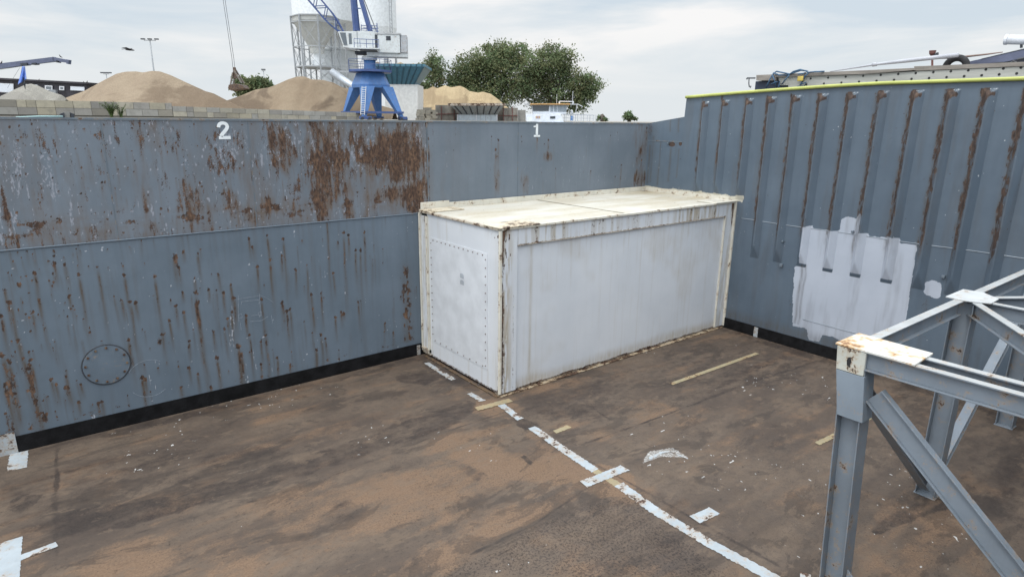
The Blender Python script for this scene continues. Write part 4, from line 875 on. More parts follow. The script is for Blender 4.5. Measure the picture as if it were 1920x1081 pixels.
def skinned(name, verts, edges, radii, mat, parent=None, sub=1):
    off = world_loc(parent) if parent else Vector((0, 0, 0)); me = bpy.data.meshes.new(name); me.from_pydata([tuple(Vector(v)-off) for v in verts], edges, []); o = bpy.data.objects.new(name, me); COL.objects.link(o); o.parent = parent
    md = o.modifiers.new('skin', 'SKIN'); md.use_smooth_shade = True
    for i, r in enumerate(radii): me.skin_vertices[0].data[i].radius = (r, r) if not isinstance(r, tuple) else r
    me.skin_vertices[0].data[0].use_root = True
    o.modifiers.new('sub', 'SUBSURF').render_levels = sub; me.materials.append(mat); return o
def sitting_bird(u, v, D, s, label, face=1, grp='birds perched on the ships and roofs'):
    """one continuous body: tail, rump, breast, neck, head, beak; feet on the perch at (u, v)"""
    c = pt(u, v, D); R_ = HRv*face*s; Z_ = UPz*s
    V = [c+Z_*.16, c-R_*.22+Z_*.02, c-R_*.42-Z_*.10, c+R_*.10+Z_*.26, c+R_*.14+Z_*.42, c+R_*.18+Z_*.50, c+R_*.30+Z_*.48, c+HDv*s*.05, c-HDv*s*.05]
    o = skinned('bird', V, [(0,1),(1,2),(0,3),(3,4),(4,5),(5,6),(0,7),(0,8)], [.13*s, .10*s, .03*s, .12*s, .06*s, .075*s, .015*s, .015*s, .015*s], BIRDM)
    return tag(o, label, 'bird', grp)
sitting_bird(113.5, 107.6, 38, .26, 'dark bird perched near the tip of the slate-blue crane arm', -1)
sitting_bird(3, 119, 38, .26, 'dark bird perched on the crane arm at the left picture edge', 1)
sitting_bird(73, 151.5, 109, .55, 'dark bird on the black building roof, alone left of its windows', 1)
sitting_bird(158, 156, 109, .6, 'dark bird at the end of the black building roof, left of its pair', -1); sitting_bird(163, 156, 109, .7, 'dark bird at the very corner of the black building roof', 1)
# flying bird: body with two swept wings
c = pt(243, 93, 45); s_ = .9
V = [c, c-HRv*.16-UPz*.01, c-HRv*.30+UPz*.0, c+HRv*.16-UPz*.03, c+HRv*.25-UPz*.045, c+HRv*.34-UPz*.05]
fb = thing('flying_bird', 'dark bird in flight with wings spread, alone in the pale sky', 'bird', tuple(c))
skinned('body', V, [(0,1),(1,2),(0,3),(3,4),(4,5)], [.075, .06, .03, .055, .045, .01], BIRDM, fb)
for sgn in (-1, 1):
    b = MB(); ro = c+HRv*.05; pts_ = [ro+HRv*.08, ro-HRv*.12, ro-HRv*.28+HDv*sgn*.30+UPz*.07, ro-HRv*.22+HDv*sgn*.62+UPz*.02, ro-HRv*.06+HDv*sgn*.34+UPz*.09]
    b.prism(pts_, (0, 0, .018)); b.build('wing', BIRDM, fb)
b = MB(); b.prism([c-HRv*.28+UPz*.01, c-HRv*.52+HDv*.06, c-HRv*.52-HDv*.06], (0, 0, .015)); b.build('tail', BIRDM, fb)

# ---- portal crane
CB = painted('crane_blue_paint', (.065, .165, .39), rust=.1, dirt=.35); CB2 = painted('crane_dark_blue_paint', (.055, .095, .24), rust=.1, dirt=.3); CW = painted('crane_cab_white', (.60, .63, .64), rust=.2, dirt=.45)
DC = 66.0; SC = DC/FPX
crane = thing('harbour_crane', 'tall blue portal crane with white cab and lattice boom on the quay', 'crane', tuple(pt(698, 221, DC+2.4))[:2]+(QZ,))
def cp(u, v, back=0): return pt(u, v, DC, back)
Fp, Rp = pt(681, 223, DC), pt(757, 222.5, DC+2.15); Lp, Kp = pt(641, 222.5, DC+4.0), pt(713, 222, DC+6.1)
feet = [Fp, Rp, Kp, Lp]
for f in feet: f.z = QZ
cf_ = sum((Vector(f) for f in feet), Vector((0, 0, 0)))/4
tops = [Vector((cf_.x+(f.x-cf_.x)*.66, cf_.y+(f.y-cf_.y)*.66, pt(697, 163, DC+2.8).z)) for f in feet]
for i, (f, t) in enumerate(zip(feet, tops)):
    lg = MB(); d1 = (feet[(i+1) % 4]-feet[i]).normalized(); d2 = (feet[(i-1) % 4]-feet[i]).normalized(); w0, w1 = .38, 1.02
    f0 = f+Vector((0, 0, .35)); tt = t
    cen = sum((Vector(x) for x in tops), Vector((0, 0, 0)))/4
    a0 = [f0, f0+d1*w0, f0+d1*w0+d2*w0, f0+d2*w0]; a1 = [tt-d1*.1-d2*.1, tt+d1*w1-d2*.1, tt+d1*w1+d2*w1, tt-d1*.1+d2*w1]
    lg.hexa(a0+a1); lo = lg.build('leg', CB, crane, bevel=.02)
    s0 = MB(); s0.bar(f+Vector((0, 0, .2))-d1*.35, f+Vector((0, 0, .2))+d1*.85, .5, .3); s0.build('bogie', CB2, lo, bevel=.03)
    for q in (-.15, .6):
        wc = f+d1*q+Vector((0, 0, .14)); nn = Vector((d1.y, -d1.x, 0)); MB().tube([wc-nn*.3, wc+nn*.3], .16, 12).build('wheel', DARKM, lo)
for i in (0, 3): MB().bar(feet[i]+Vector((0, 0, .75)), feet[(i+1) % 4]+Vector((0, 0, .75)), .18, .2).build('tie_beam', CB2, crane)
MB().bar(feet[2]+Vector((0, 0, .75)), feet[3]+Vector((0, 0, .75)), .18, .2).build('tie_beam', CB2, crane)
# portal head: octagonal tapering box
cc_ = sum((Vector(f) for f in feet), Vector((0, 0, 0)))/4
ax1 = (feet[1]-feet[0]).normalized(); ax2 = (feet[3]-feet[0]).normalized()
def zof(v): return pt(697, v, DC+2.8).z
def oct_ring(hw, z, ch=.35):
    r = []
    for sx, sy in ((1, ch), (ch, 1), (-ch, 1), (-1, ch), (-1, -ch), (-ch, -1), (ch, -1), (1, -ch)): r.append(cc_+ax1*sx*hw+ax2*sy*hw+Vector((0, 0, z-cc_.z)))
    return r
b = MB()
for (h0, z0, h1, z1) in [(1.58, zof(165), 1.60, zof(159)), (1.60, zof(159), 1.15, zof(137))]:
    a_ = oct_ring(h0, z0, .62); c_ = oct_ring(h1, z1, .62); b.add(a_+c_, [(i, (i+1) % 8, 8+(i+1) % 8, 8+i) for i in range(8)]+[tuple(range(8))[::-1], tuple(range(8, 16))])
b.build('portal_head', CB, crane)
b = MB(); r0 = [cc_+Vector((math.cos(t)*2.3, math.sin(t)*2.3, zof(136)-cc_.z)) for t in np.linspace(0, 2*math.pi, 9)[:-1]]; b.prism(r0, (0, 0, .22)); plat = b.build('platform', CB2, crane)
b = MB()
for hh_ in (.5, 1.0): b.tube([Vector(p)+Vector((0, 0, .2+hh_)) for p in r0+r0[:1]], .025, 5)
for p in r0: b.tube([p, p+Vector((0, 0, 1.2))], .025, 5)
b.build('railing', CB2, plat)
z0, z1 = zof(136), zof(108); MB().tube([(cc_.x, cc_.y, z0), (cc_.x, cc_.y, z0+.2), (cc_.x, cc_.y, z0+.6), (cc_.x, cc_.y, z1-.2)], [.75, .72, .62, .62], 20).build('column', CB, crane, True)
MB().tube([(cc_.x, cc_.y, z1-.25), (cc_.x, cc_.y, z1+.1)], .78, 20).build('slewing_ring', CW, crane)
# upper works: in crane frame, ux along the house (screen right), slightly turned
ux = (HRv+HDv*.12).normalized(); uy = Vector((-ux.y, ux.x, 0)); uy = uy if uy.dot(HDv) > 0 else -uy
mpx = (DC+2.0)/FPX
def H(u, v, b_=0): return cc_ + ux*((u-700)*mpx)+Vector((0, 0, zof(v)-cc_.z)) + uy*b_
def hbox(mb, u0, v0, u1, v1, b0, b1): mb.hexa([H(u0,v1,b0),H(u1,v1,b0),H(u1,v1,b1),H(u0,v1,b1),H(u0,v0,b0),H(u1,v0,b0),H(u1,v0,b1),H(u0,v0,b1)]); return mb
hbox(MB(), 697, 99, 768, 107, -.9, .9).build('underframe', CW, crane, bevel=.02)
hbox(MB(), 676, 97, 716, 103, -.7, .7).build('turntable', DARKM, crane, bevel=.02)
cab = MB().hexa([H(658,92,-1.2),H(682,94,-1.2),H(682,94,.1),H(658,92,.1),H(650,63,-1.2),H(682,62,-1.2),H(682,62,.1),H(650,63,.1)]).build('cab', CW, crane, bevel=.03)
MB().hexa([H(659,88,-1.23),H(665,88,-1.23),H(665,88,-1.19),H(659,88,-1.19),H(653,65,-1.23),H(663,65,-1.23),H(663,65,-1.19),H(653,65,-1.19)]).build('window', GLS, cab)
MB().hexa([H(655.5,88,-1.1),H(655.7,88,-1.1),H(655.7,88,0),H(655.5,88,0),H(649.2,65,-1.1),H(649.4,65,-1.1),H(649.4,65,0),H(649.2,65,0)]).build('window', GLS, cab)
hbox(MB(), 668, 66, 673, 86, -1.22, -1.19).build('window', GLS, cab)
house = hbox(MB(), 682.2, 61, 713, 94, -1.1, 1.1).build('machine_house', CW, crane, bevel=.03)
hbox(MB(), 712.5, 67, 717, 92, -1.12, -.9).build('doorway', DARKM, house)
rear = hbox(MB(), 717.3, 66, 756, 100, -1.15, 1.15).build('engine_house', CW, crane, bevel=.03); win_ = hbox(MB(), 732, 69, 740, 77, -1.18, -1.14).build('louvre', DARKM, rear)
hbox(MB(), 716, 63, 758, 66, -1.2, 1.2).build('roof', plain('grey_roof', (.42, .43, .44), .6), rear)
hbox(MB(), 757, 66, 768, 99, -1.05, 1.05).build('counterweight', painted('grey_counterweight', (.40, .42, .45), rust=.4), crane, bevel=.02)
hbox(MB(), 670, 93, 720, 95, -1.9, -1.1).build('walkway', CW, crane)
b = MB()
for v in (77, 85): b.tube([H(678,v,-1.85), H(720,v+1,-1.85)], .03, 5)
for u in (678, 688, 699, 710, 720): b.tube([H(u,77,-1.85), H(u,94,-1.85)], .03, 5)
b.build('railing', CB2, crane)
b = MB()
for v in (50, 56): b.tube([H(690,v,-.9), H(717,v,-.9)], .03, 5); b.tube([H(690,v,.9), H(717,v,.9)], .03, 5)
for u in (690, 699, 708, 717): b.tube([H(u,48,-.9), H(u,62,-.9)], .03, 5)
b.tube([H(717,45,-.9), H(717,92,-1.1)], .05, 5); b.build('roof_railing', CB2, crane)
# A-frame above the house
b = MB()
for bk in (-.75, .75):
    b.bar(H(680,60,bk), H(675,-60,bk*.5), .42, .42); b.bar(H(704,60,bk), H(677,-60,bk*.5), .34, .34)
for k in range(7): v = 50-k*16; b.bar(H(680-(60-v)/24,v,-.5), H(680-(60-v)/24,v,.5), .12)
b.bar(H(680,18,-.7), H(690,18,-.7), .1); b.bar(H(678,-20,-.6), H(683,-20,-.6), .1); b.build('a_frame', CB2, crane)
b = MB(); la, lb = feet[0].lerp(tops[0], .02)+Vector((0, 0, .4)), feet[0].lerp(tops[0], .98)
for sg in (-.2, .2): b.tube([la+HRv*sg-HDv*.25, lb+HRv*sg-HDv*.35], .03, 5)
for k in range(13): p = la.lerp(lb, (k+.5)/13); b.tube([p-HRv*.2-HDv*.3, p+HRv*.2-HDv*.3], .025, 4)
b.build('ladder', CW, crane)
b = MB()
for bk in (-.4, .4): b.tube([H(677,-60,bk), H(714,58,bk)], .025, 5)
b.build('backstay_cable', DARKM, crane)
# lattice boom from the cab foot up to the left
BA, BB = H(656, 64, 0), H(449, -232, 0)
dB = (BB-BA).normalized(); up_ = dB.cross(uy).normalized(); b = MB()
N_ = 26; wd = .62; hw2 = .5
def bpnt(t, a, c): 
    k = min(1, t*8+.25) if t < .1 else (1 if t < .85 else max(.25, (1-t)/.15)); return BA.lerp(BB, t)+up_*a*hw2*k+uy*c*wd*k
for a, c in ((1, 1), (1, -1), (-1, 1), (-1, -1)):
    for i in range(N_): b.bar(bpnt(i/N_, a, c), bpnt((i+1)/N_, a, c), .13)
for i in range(N_):
    t0, t1 = i/N_, (i+1)/N_; s_ = 1 if i % 2 else -1
    b.bar(bpnt(t0, s_, -1), bpnt(t1, -s_, -1), .07); b.bar(bpnt(t0, s_, 1), bpnt(t1, -s_, 1), .07); b.bar(bpnt(t0, 1, s_), bpnt(t1, 1, -s_), .07); b.bar(bpnt(t0, -1, -s_), bpnt(t1, -1, s_), .07)
b.build('lattice_boom', CB2, crane)
b = MB(); b.tube([BB, H(677,-60,0)], .03, 5); b.build('luffing_cable', DARKM, crane)
# ropes and clamshell grab (hangs from the crane: its own thing)
gp = H(464.5, 131, 0); gb = thing('clamshell_grab', 'rusty brown clamshell grab hanging on two ropes over the sand', 'crane grab', tuple(gp))
GRABM = painted('rusty_red_grab', (.07, .045, .038), rust=.5, dirt=.4); GRABG = painted('grey_grab_arm', (.16, .15, .14), rust=.5)
for o_ in (-1.6, 1.6):
    MB().tube([BB+HRv*o_*.06, H(464.5+o_, 116, 0), H(464.5+o_, 131, 0)], .022, 5).build('rope', DARKM, gb)
def G_(u, v, b_=0): return gp+HRv*((u-464.5)*mpx)+Vector((0, 0, -(v-131)*mpx))+HDv*b_
MB().hexa([G_(463,150,-.25),G_(470,150,-.25),G_(470,150,.25),G_(463,150,.25),G_(463.5,131,-.15),G_(467,131,-.15),G_(467,131,.15),G_(463.5,131,.15)]).build('grab_head', GRABM, gb, bevel=.03)
b = MB(); b.bar(G_(466,136,-.3), G_(478,158,-.3), .12); b.bar(G_(466,136,.3), G_(478,158,.3), .12); b.bar(G_(464,140,-.3), G_(458,160,-.3), .12); b.bar(G_(464,140,.3), G_(458,160,.3), .12); b.build('grab_arm', GRABG, gb)
for pts_ in ([(457,161),(469,159),(473,169),(460,171),(455,167)], [(469,159),(481,161),(485,167),(473,169)]):
    b = MB(); b.prism([G_(u,v,-.65) for u, v in pts_], HDv*1.3); b.build('grab_shell', GRABM, gb, bevel=.04)

# ---- concrete plant: silos, open hopper in a lattice frame, conveyor tube
SILO = painted('silo_pale_paint', (.70, .73, .75), rust=-.2, dirt=.25); SILO2 = painted('silo_grey_paint', (.42, .45, .47), rust=-.2, dirt=.3); GREYF = plain('grey_galvanised_frame', (.36, .38, .40), .5, .12, 3, metal=.2); HOPM = painted('hopper_grey_paint', (.54, .55, .53), rust=-.05, dirt=.3)
def cyl(name, u0, u1, vt, vb, D, mat, parent, n_=48, vb2=None, ub=None):
    c0 = pt((u0+u1)/2, vb, D); r = (u1-u0)/2*D/FPX; top = pt((u0+u1)/2, vt, D).z; c = c0+HDv*r
    return MB().tube([(c.x, c.y, c0.z), (c.x, c.y, top)], r, n_).build(name, mat, parent, False), c, r
silo1 = thing('storage_silo', 'broad pale silo at left above the open hopper, rising out of the picture', 'silo', tuple(pt(595, 225, 108))[:2]+(QZ,), 'pale silos of the concrete plant')
o, c1, r1 = cyl('shell', 535, 650, -140, 34, 104, SILO, silo1)
MB().tube([(c1.x, c1.y, pt(595,34,104).z), (c1.x, c1.y, pt(595,60,104).z)], [r1, r1*.6], 32).build('cone', SILO, silo1)
for t in range(4):
    a_ = t/4*6.283+.3; p = c1+Vector((math.cos(a_)*r1*.9, math.sin(a_)*r1*.9, 0)); MB().bar((p.x, p.y, QZ), (p.x, p.y, pt(595,34,104).z), .22).build('leg', GREYF, silo1)
silo2 = thing('storage_silo', 'slender pale silo in the middle behind the boom foot, grey-clad at its base', 'silo', tuple(pt(632, 225, 112))[:2]+(QZ,), 'pale silos of the concrete plant')
cyl('shell', 602, 664, -150, 92, 110, SILO, silo2); cyl('base_cladding', 600, 665, 91.5, 232, 109.7, SILO2, silo2)
silo3 = thing('storage_silo', 'tall pale silo at right behind the blue crane frame', 'silo', tuple(pt(695, 225, 100))[:2]+(QZ,), 'pale silos of the concrete plant')
o, c3, r3 = cyl('shell', 656, 733, -150, 48, 98, SILO, silo3)
MB().tube([(c3.x, c3.y, pt(695,48,98).z), (c3.x, c3.y, pt(695,62,98).z), (c3.x, c3.y, pt(695,100,98).z)], [r3, r3*.95, r3*.5], 32).build('cone', SILO, silo3)
b = MB(); q = pt(735.5, 60, 98); q2 = pt(731.5, 60, 97)
for p in (q, q2): b.tube([(p.x, p.y, pt(735,66,98).z), (p.x, p.y, pt(735,-150,98).z)], .07, 6)
for k in range(30): z = pt(735,60,98).z+k*.55; b.bar((q.x, q.y, z), (q2.x, q2.y, z), .04)
b.build('ladder', GREYF, silo3)
for t in range(6):
    a_ = t/6*6.283+.5; p = c3+Vector((math.cos(a_)*r3*.92, math.sin(a_)*r3*.92, 0)); MB().bar((p.x, p.y, QZ), (p.x, p.y, pt(695,50,98).z), .25).build('leg', GREYF, silo3)
hop = thing('open_hopper', 'open grey funnel hopper standing in a lattice frame above the brown heap', 'hopper', tuple(pt(578, 225, 94))[:2]+(QZ,))
DH = 92; sH = DH/FPX; hr = 41*sH; hc = pt(578, 40, DH)+HDv*hr
def hz_(v): return pt(578, v, DH+hr).z
def ring8(r, z, n_=8): return [Vector((hc.x+math.cos(t)*r, hc.y+math.sin(t)*r, z)) for t in np.arange(n_)/n_*2*math.pi+.39+math.atan2(HD[1], HD[0])]
b = MB(); lv = [(hr, hz_(32)), (hr*.97, hz_(42)), (hr*.74, hz_(60)), (hr*.32, hz_(91)), (hr*.30, hz_(100))]
rings = [ring8(r, z) for r, z in lv]; vs2 = [p for r in rings for p in r]; b.add(vs2, [(i*8+k, i*8+(k+1) % 8, (i+1)*8+(k+1) % 8, (i+1)*8+k) for i in range(4) for k in range(8)]); o = b.build('funnel', HOPM, hop); md = o.modifiers.new('s', 'SOLIDIFY'); md.thickness = .08
legs_b = ring8(hr*.92, QZ); legs_t = ring8(hr*1.03, hz_(33)); b = MB()
for i in range(8): MB().bar(legs_b[i], legs_t[i], .19).build('leg', GREYF, hop)
def lerpz(i, v): z = hz_(v); t = (z-QZ)/(hz_(33)-QZ); return legs_b[i].lerp(legs_t[i], t)
for v in (33.5, 45, 90, 127):
    for i in range(8): b.bar(lerpz(i, v), lerpz((i+1) % 8, v), .12)
for va, vb in ((45, 90), (90, 127), (127, 150)):
    for i in range(8): b.bar(lerpz(i, va), lerpz((i+1) % 8, vb), .05); b.bar(lerpz(i, vb), lerpz((i+1) % 8, va), .05)
b.build('cross_bracing', GREYF, hop)
b = MB(); b.prism([lerpz(i, 127) for i in range(8)], (0, 0, .12)); b.build('deck', GREYF, hop)
b = MB(); b.tube([(hc.x, hc.y, hz_(100)), (hc.x, hc.y, hz_(126))], [.5, .75], 12); b.bar(Vector((hc.x-.9, hc.y, hz_(112))), Vector((hc.x+.9, hc.y, hz_(118))), .5); b.build('dosing_valve', SILO, hop)
b = MB(); 
for v in (122, 128, 134): b.bar(pt(620,v,93), pt(672,v+1,93), .07 if v < 134 else .2)
for u in range(622, 674, 10): b.bar(pt(u,121,93), pt(u,135,93), .06)
tag(b.build('plant_walkway', GREYF), 'grey railed walkway between the open hopper and the crane platform', 'walkway')
cvt = thing('conveyor_tube', 'shiny silver conveyor tube slanting down behind the crane legs', 'conveyor', tuple(pt(680, 225, 88))[:2]+(QZ,))
MB().tube([pt(622,135,88), pt(690,182,86)], 6.6*88/FPX, 18).build('tube', GALV, cvt, True); MB().bar((pt(645,153,88).x, pt(645,153,88).y, QZ), pt(645,153,88), .3).build('support', GREYF, cvt)
# teal hopper on the white building
TEAL = painted('teal_steel_paint', (.075, .19, .26), rust=.05, dirt=.45); DTEAL = plain('dark_teal_ribs', (.04, .10, .14), .6)
DT = 79; wb = thing('hopper_building', 'plain white building carrying a teal ribbed aggregate hopper, right of the crane', 'building', tuple(pt(755, 225, DT))[:2]+(QZ,))
def tb(u, v, bk=0): return pt(u, v, DT, bk)
MB().hexa([(*tb(722,225,0)[:2],QZ),(*tb(783,225,0)[:2],QZ),(*tb(783,225,5)[:2],QZ),(*tb(722,225,5)[:2],QZ),tb(722,158,0),tb(783,158.5,0),(*tb(783,158,5)[:2],tb(783,158.5,0).z),(*tb(722,158,5)[:2],tb(722,158,0).z)]).build('wall', painted('white_cladding', (.66, .67, .66), rust=-.3, dirt=.12), wb)
zt_, zm_, zb_ = tb(750,121).z, tb(750,126).z, tb(750,158).z
def tq(u, z, bk): p = tb(u, 150, bk); return Vector((p.x, p.y, z))
hp = MB().hexa([tq(712,zb_,0),tq(776,zb_,0),tq(776,zb_,4),tq(712,zb_,4),tq(700,zm_,-1.0),tq(797,zm_,-1.0),tq(797,zm_,5.4),tq(700,zm_,5.4)]).build('hopper', TEAL, wb)
MB().hexa([tq(699,zm_,-1.05),tq(799,zm_,-1.05),tq(799,zm_,5.5),tq(699,zm_,5.5),tq(699,zt_,-1.05),tq(799,zt_,-1.05),tq(799,zt_,5.5),tq(699,zt_,5.5)]).build('rim', TEAL, hp)
for k in range(9): a_ = k/8; MB().bar(tq(712+64*a_,zb_,-.05), tq(700+97*a_,zm_,-1.08), .14, .12, (0, 0, 1)).build('stiffener', DTEAL, hp)
for k in range(10): a_ = (k+.5)/10; MB().bar(tq(699+100*a_,zm_,-1.1), tq(699+100*a_,zt_,-1.1), .08).build('stiffener', DTEAL, hp)
for i, (u, vv, w) in enumerate([(704,113.5,12),(748,114.5,16),(772,116.5,13)]):
    h_ = MB(); c = tq(u, zt_-.1, 1.5); top = Vector((c.x, c.y, tb(u, vv, 1.5).z)); ring = [c+Vector((math.cos(t), math.sin(t), 0))*(w*DT/FPX*(.9+.2*random.random())) for t in np.arange(14)/14*6.283]
    mid_ = [c.lerp(p, .5)+Vector((0, 0, (top.z-c.z)*random.uniform(.45, .6))) for p in ring]
    h_.add([top]+mid_+ring, [(0, 1+k, 1+(k+1) % 14) for k in range(14)]+[(1+k, 15+k, 15+(k+1) % 14, 1+(k+1) % 14) for k in range(14)]); tag(h_.build('aggregate_cone', SAND3 if i else SAND1), ['small cone of sand at the left inside the teal hopper', 'middle cone of sand showing over the teal hopper rim', 'small cone of sand at the right inside the teal hopper'][i], 'sand cone', 'sand in the teal hopper')

# ---- concrete bunker with grey hopper
BUNK = plain('stained_bunker_concrete', (.24, .225, .20), .85, .35, 1.2, vec=(1, 1, .4)); RR = plain('rusty_red_rail', (.16, .07, .06), .7, .3, 4); GHOP = painted('grey_blue_hopper_paint', (.30, .34, .36), rust=.45, dirt=.4)
DK = 84; bk_ = thing('concrete_bunker', 'stained concrete bunker wall with rusty rails before the golden sand', 'bunker', tuple(pt(890, 225, DK))[:2]+(QZ,))
def kb(u, v, bk=0): return pt(u, v, DK, bk)
def kbox(u0, v0, u1, v1, b0, b1): return MB().hexa([(*kb(u0,v1,b0)[:2],kb(u0,v1).z),(*kb(u1,v1,b0)[:2],kb(u1,v1).z),(*kb(u1,v1,b1)[:2],kb(u1,v1).z),(*kb(u0,v1,b1)[:2],kb(u0,v1).z),(*kb(u0,v0,b0)[:2],kb(u0,v0).z),(*kb(u1,v0,b0)[:2],kb(u1,v0).z),(*kb(u1,v0,b1)[:2],kb(u1,v0).z),(*kb(u0,v0,b1)[:2],kb(u0,v0).z)])
kbox(815, 197, 850, 230, .8, 1.6).build('wall', BUNK, bk_); kbox(850.2, 197, 942, 230, 1.2, 2).build('wall', BUNK, bk_); kbox(942.2, 202, 971, 230, .8, 1.6).build('wall', BUNK, bk_)
kbox(815, 213, 858, 214.4, .68, .79).build('rail', RR, bk_); kbox(934, 216, 971, 217.4, .68, .79).build('rail', RR, bk_)
for u in (850, 943, 960, 826): kbox(u, 199, u+1.4, 229, .64, .78).build('post', RR, bk_)
kh = thing('grey_hopper', 'grey-blue inclined hopper on a pale box base inside the bunker', 'hopper', tuple(kb(895,225))[:2]+(QZ,))
MB().hexa([(*kb(862,0+214,-1.0)[:2],kb(862,214).z),(*kb(932,214,-1.0)[:2],kb(862,214).z),(*kb(932,214,.6)[:2],kb(862,214).z),(*kb(862,214,.6)[:2],kb(862,214).z),(*kb(848,199,-2.2)[:2],kb(862,199).z),(*kb(944,199,-2.2)[:2],kb(862,199).z),(*kb(944,199,.6)[:2],kb(862,199).z),(*kb(848,199,.6)[:2],kb(862,199).z)]).build('hopper_body', GHOP, kh)
kbox(843, 194.5, 948, 199, -2.4, .6).build('rim', painted('rusty_pale_rim', (.38, .36, .33), rust=1.0, rustscale=2), kh)
for k in range(7): a_ = (k+.5)/7; MB().bar((*kb(862+70*a_,214,-1.05)[:2],kb(862,214).z), (*kb(848+96*a_,199,-2.25)[:2],kb(862,199).z), .1).build('stiffener', DARKM, kh)
kbox(859, 215, 932, 230, -.8, .6).build('base_box', painted('pale_blue_base', (.50, .57, .62), rust=.1), kh)
for u in (859, 894, 932): kbox(u-1, 215, u+1, 230, -.95, -.81).build('post', WHT, kh)
for u in (902, 911, 921): kbox(u-.4, 217, u+.4, 230, -.86, -.81).build('seam', GREYF, kh)
cb = kbox(971.5, 206, 986, 231, 1.5, 3); tag(cb.build('concrete_block_pile', CONC), 'beige concrete block pile between the bunker and the boat', 'block pile')

# ---- boat moored at the quay: wheelhouse and after deck show over the wall
BW = painted('boat_white_paint', (.66, .70, .76), rust=-.3, dirt=.12); ORG = plain('varnished_roof_edge', (.50, .29, .11), .5, .1); BOG = NT('boat_glass').done((.05, .06, .07), .08, 0, .8); STR = plain('red_stripe', (.35, .07, .05), .5)
BLUEB = plain('blue_barrel', (.08, .22, .50), .5)
DB = 74; boat = thing('moored_boat', 'white motor boat with orange-edged wheelhouse roof moored before the trees', 'boat', tuple(pt(1045, 225, DB))[:2]+(WZ,))
def bp(u, v, bk=0): p = pt(u, v, DB); q_ = pt(u, 215, DB, bk); return Vector((q_.x, q_.y, p.z))
def bbox(u0, v0, u1, v1, b0, b1, tl=0, tr=0): return MB().hexa([bp(u0,v1,b0),bp(u1,v1,b0),bp(u1,v1,b1),bp(u0,v1,b1),bp(u0+tl,v0,b0),bp(u1+tr,v0,b0),bp(u1+tr,v0,b1),bp(u0+tl,v0,b1)])
# hull with raised bow
zw = WZ-.2; hv = MB(); U = [978, 990, 1010, 1060, 1119, 1124]; hwid = [.05, .9, 1.4, 1.6, 1.5, 1.3]; sheer = [227.5, 228, 228.3, 229, 229.5, 229.5]
for i in range(5):
    def sec(k): 
        m_ = 1.8; return [bp(U[k], sheer[k], m_-hwid[k]), bp(U[k], sheer[k], m_+hwid[k]), Vector((*bp(U[k]+(6 if k == 0 else 0), 240, m_+hwid[k]*.75)[:2], zw)), Vector((*bp(U[k]+(6 if k == 0 else 0), 240, m_-hwid[k]*.75)[:2], zw))]
    a_, c_ = sec(i), sec(i+1); hv.hexa([a_[3], c_[3], c_[2], a_[2], a_[0], c_[0], c_[1], a_[1]])
hv.build('hull', BW, boat)
lower = MB().hexa([bp(988,228.6,.5),bp(1058,229,.3),bp(1058,229,3.2),bp(988,228.6,3.0),bp(986,214,.6),bp(1052,213.5,.4),bp(1052,213.5,3.1),bp(986,214,2.9)]).build('coach_house', BW, boat, bevel=.05)
for u, m_ in ((1005, ORG), (1008.2, STR), (1011.4, ORG)): bbox(u, 217.5, u+1.6, 222, .43, .5).build('stripe', m_, lower)
bbox(1032, 218, 1041.5, 222, .33, .5).build('porthole', BOG, lower)
wh = bbox(1000, 196.5, 1062, 213.4, .75, 2.9, -3, 2).build('wheelhouse', BW, boat)
bbox(999.5, 197.5, 1029, 208, .70, .76, -1.5, 1).build('window', BOG, wh)
for u0, u1 in ((1032.5, 1037.5), (1039.5, 1044.5), (1046, 1062.5)): bbox(u0, 198, u1, 209, .70, .76).build('window', plain('pale_glass', (.28, .32, .36), .2) if 'pale_glass' not in MATS else MATS['pale_glass'], wh)
rf = bbox(994, 194, 1069, 196.4, .4, 3.2).build('roof', ORG, boat, bevel=.03); bbox(983, 194.6, 996, 195.8, .5, 3.0).build('visor', WHT, rf)
b = MB(); b.tube([bp(1050,189.5,1.5), bp(1077,190,1.5)], .06, 6); b.tube([bp(1050,190,1.5), bp(1050,194,1.5)], .09, 6); b.tube([bp(1076,190,1.5), bp(1076,194,1.5)], .09, 6)
for u, t_ in ((1044.5, 176), (1074.5, 170)): b.tube([bp(u,195,1.2), bp(u,t_,1.2)], .025, 5)
b.tube([bp(1069,195.5,.6), bp(1084,195.5,.6), bp(1093,200,.6)], .04, 5); b.tube([bp(1082,195.5,.6), bp(1080,214,.6)], .03, 5); b.build('mast_rail', WHT, boat)
b = MB(); b.tube([bp(1074,213,1.8), bp(1075,209,1.8), bp(1073,206,1.8)], .12, 8); b.build('vent', WHT, boat, True)
MB().tube([bp(1074.5,226,1.2), bp(1074.5,217,1.2)], .16, 12).build('barrel', BLUEB, boat)
b = MB()
for bk in (.4, 3.0):
    b.tube([bp(1059,214,bk), bp(1118.5,216,bk)], .03, 5)
    for u in (1062, 1074, 1084, 1095, 1107, 1118.5): b.tube([bp(u,214+(u-1059)*.033,bk), bp(u,228.6,bk)], .03, 5)
    b.tube([bp(1059,221,bk), bp(1118.5,222,bk)], .02, 5)
b.build('railing', plain('rail_grey', (.38, .40, .43), .4), boat)
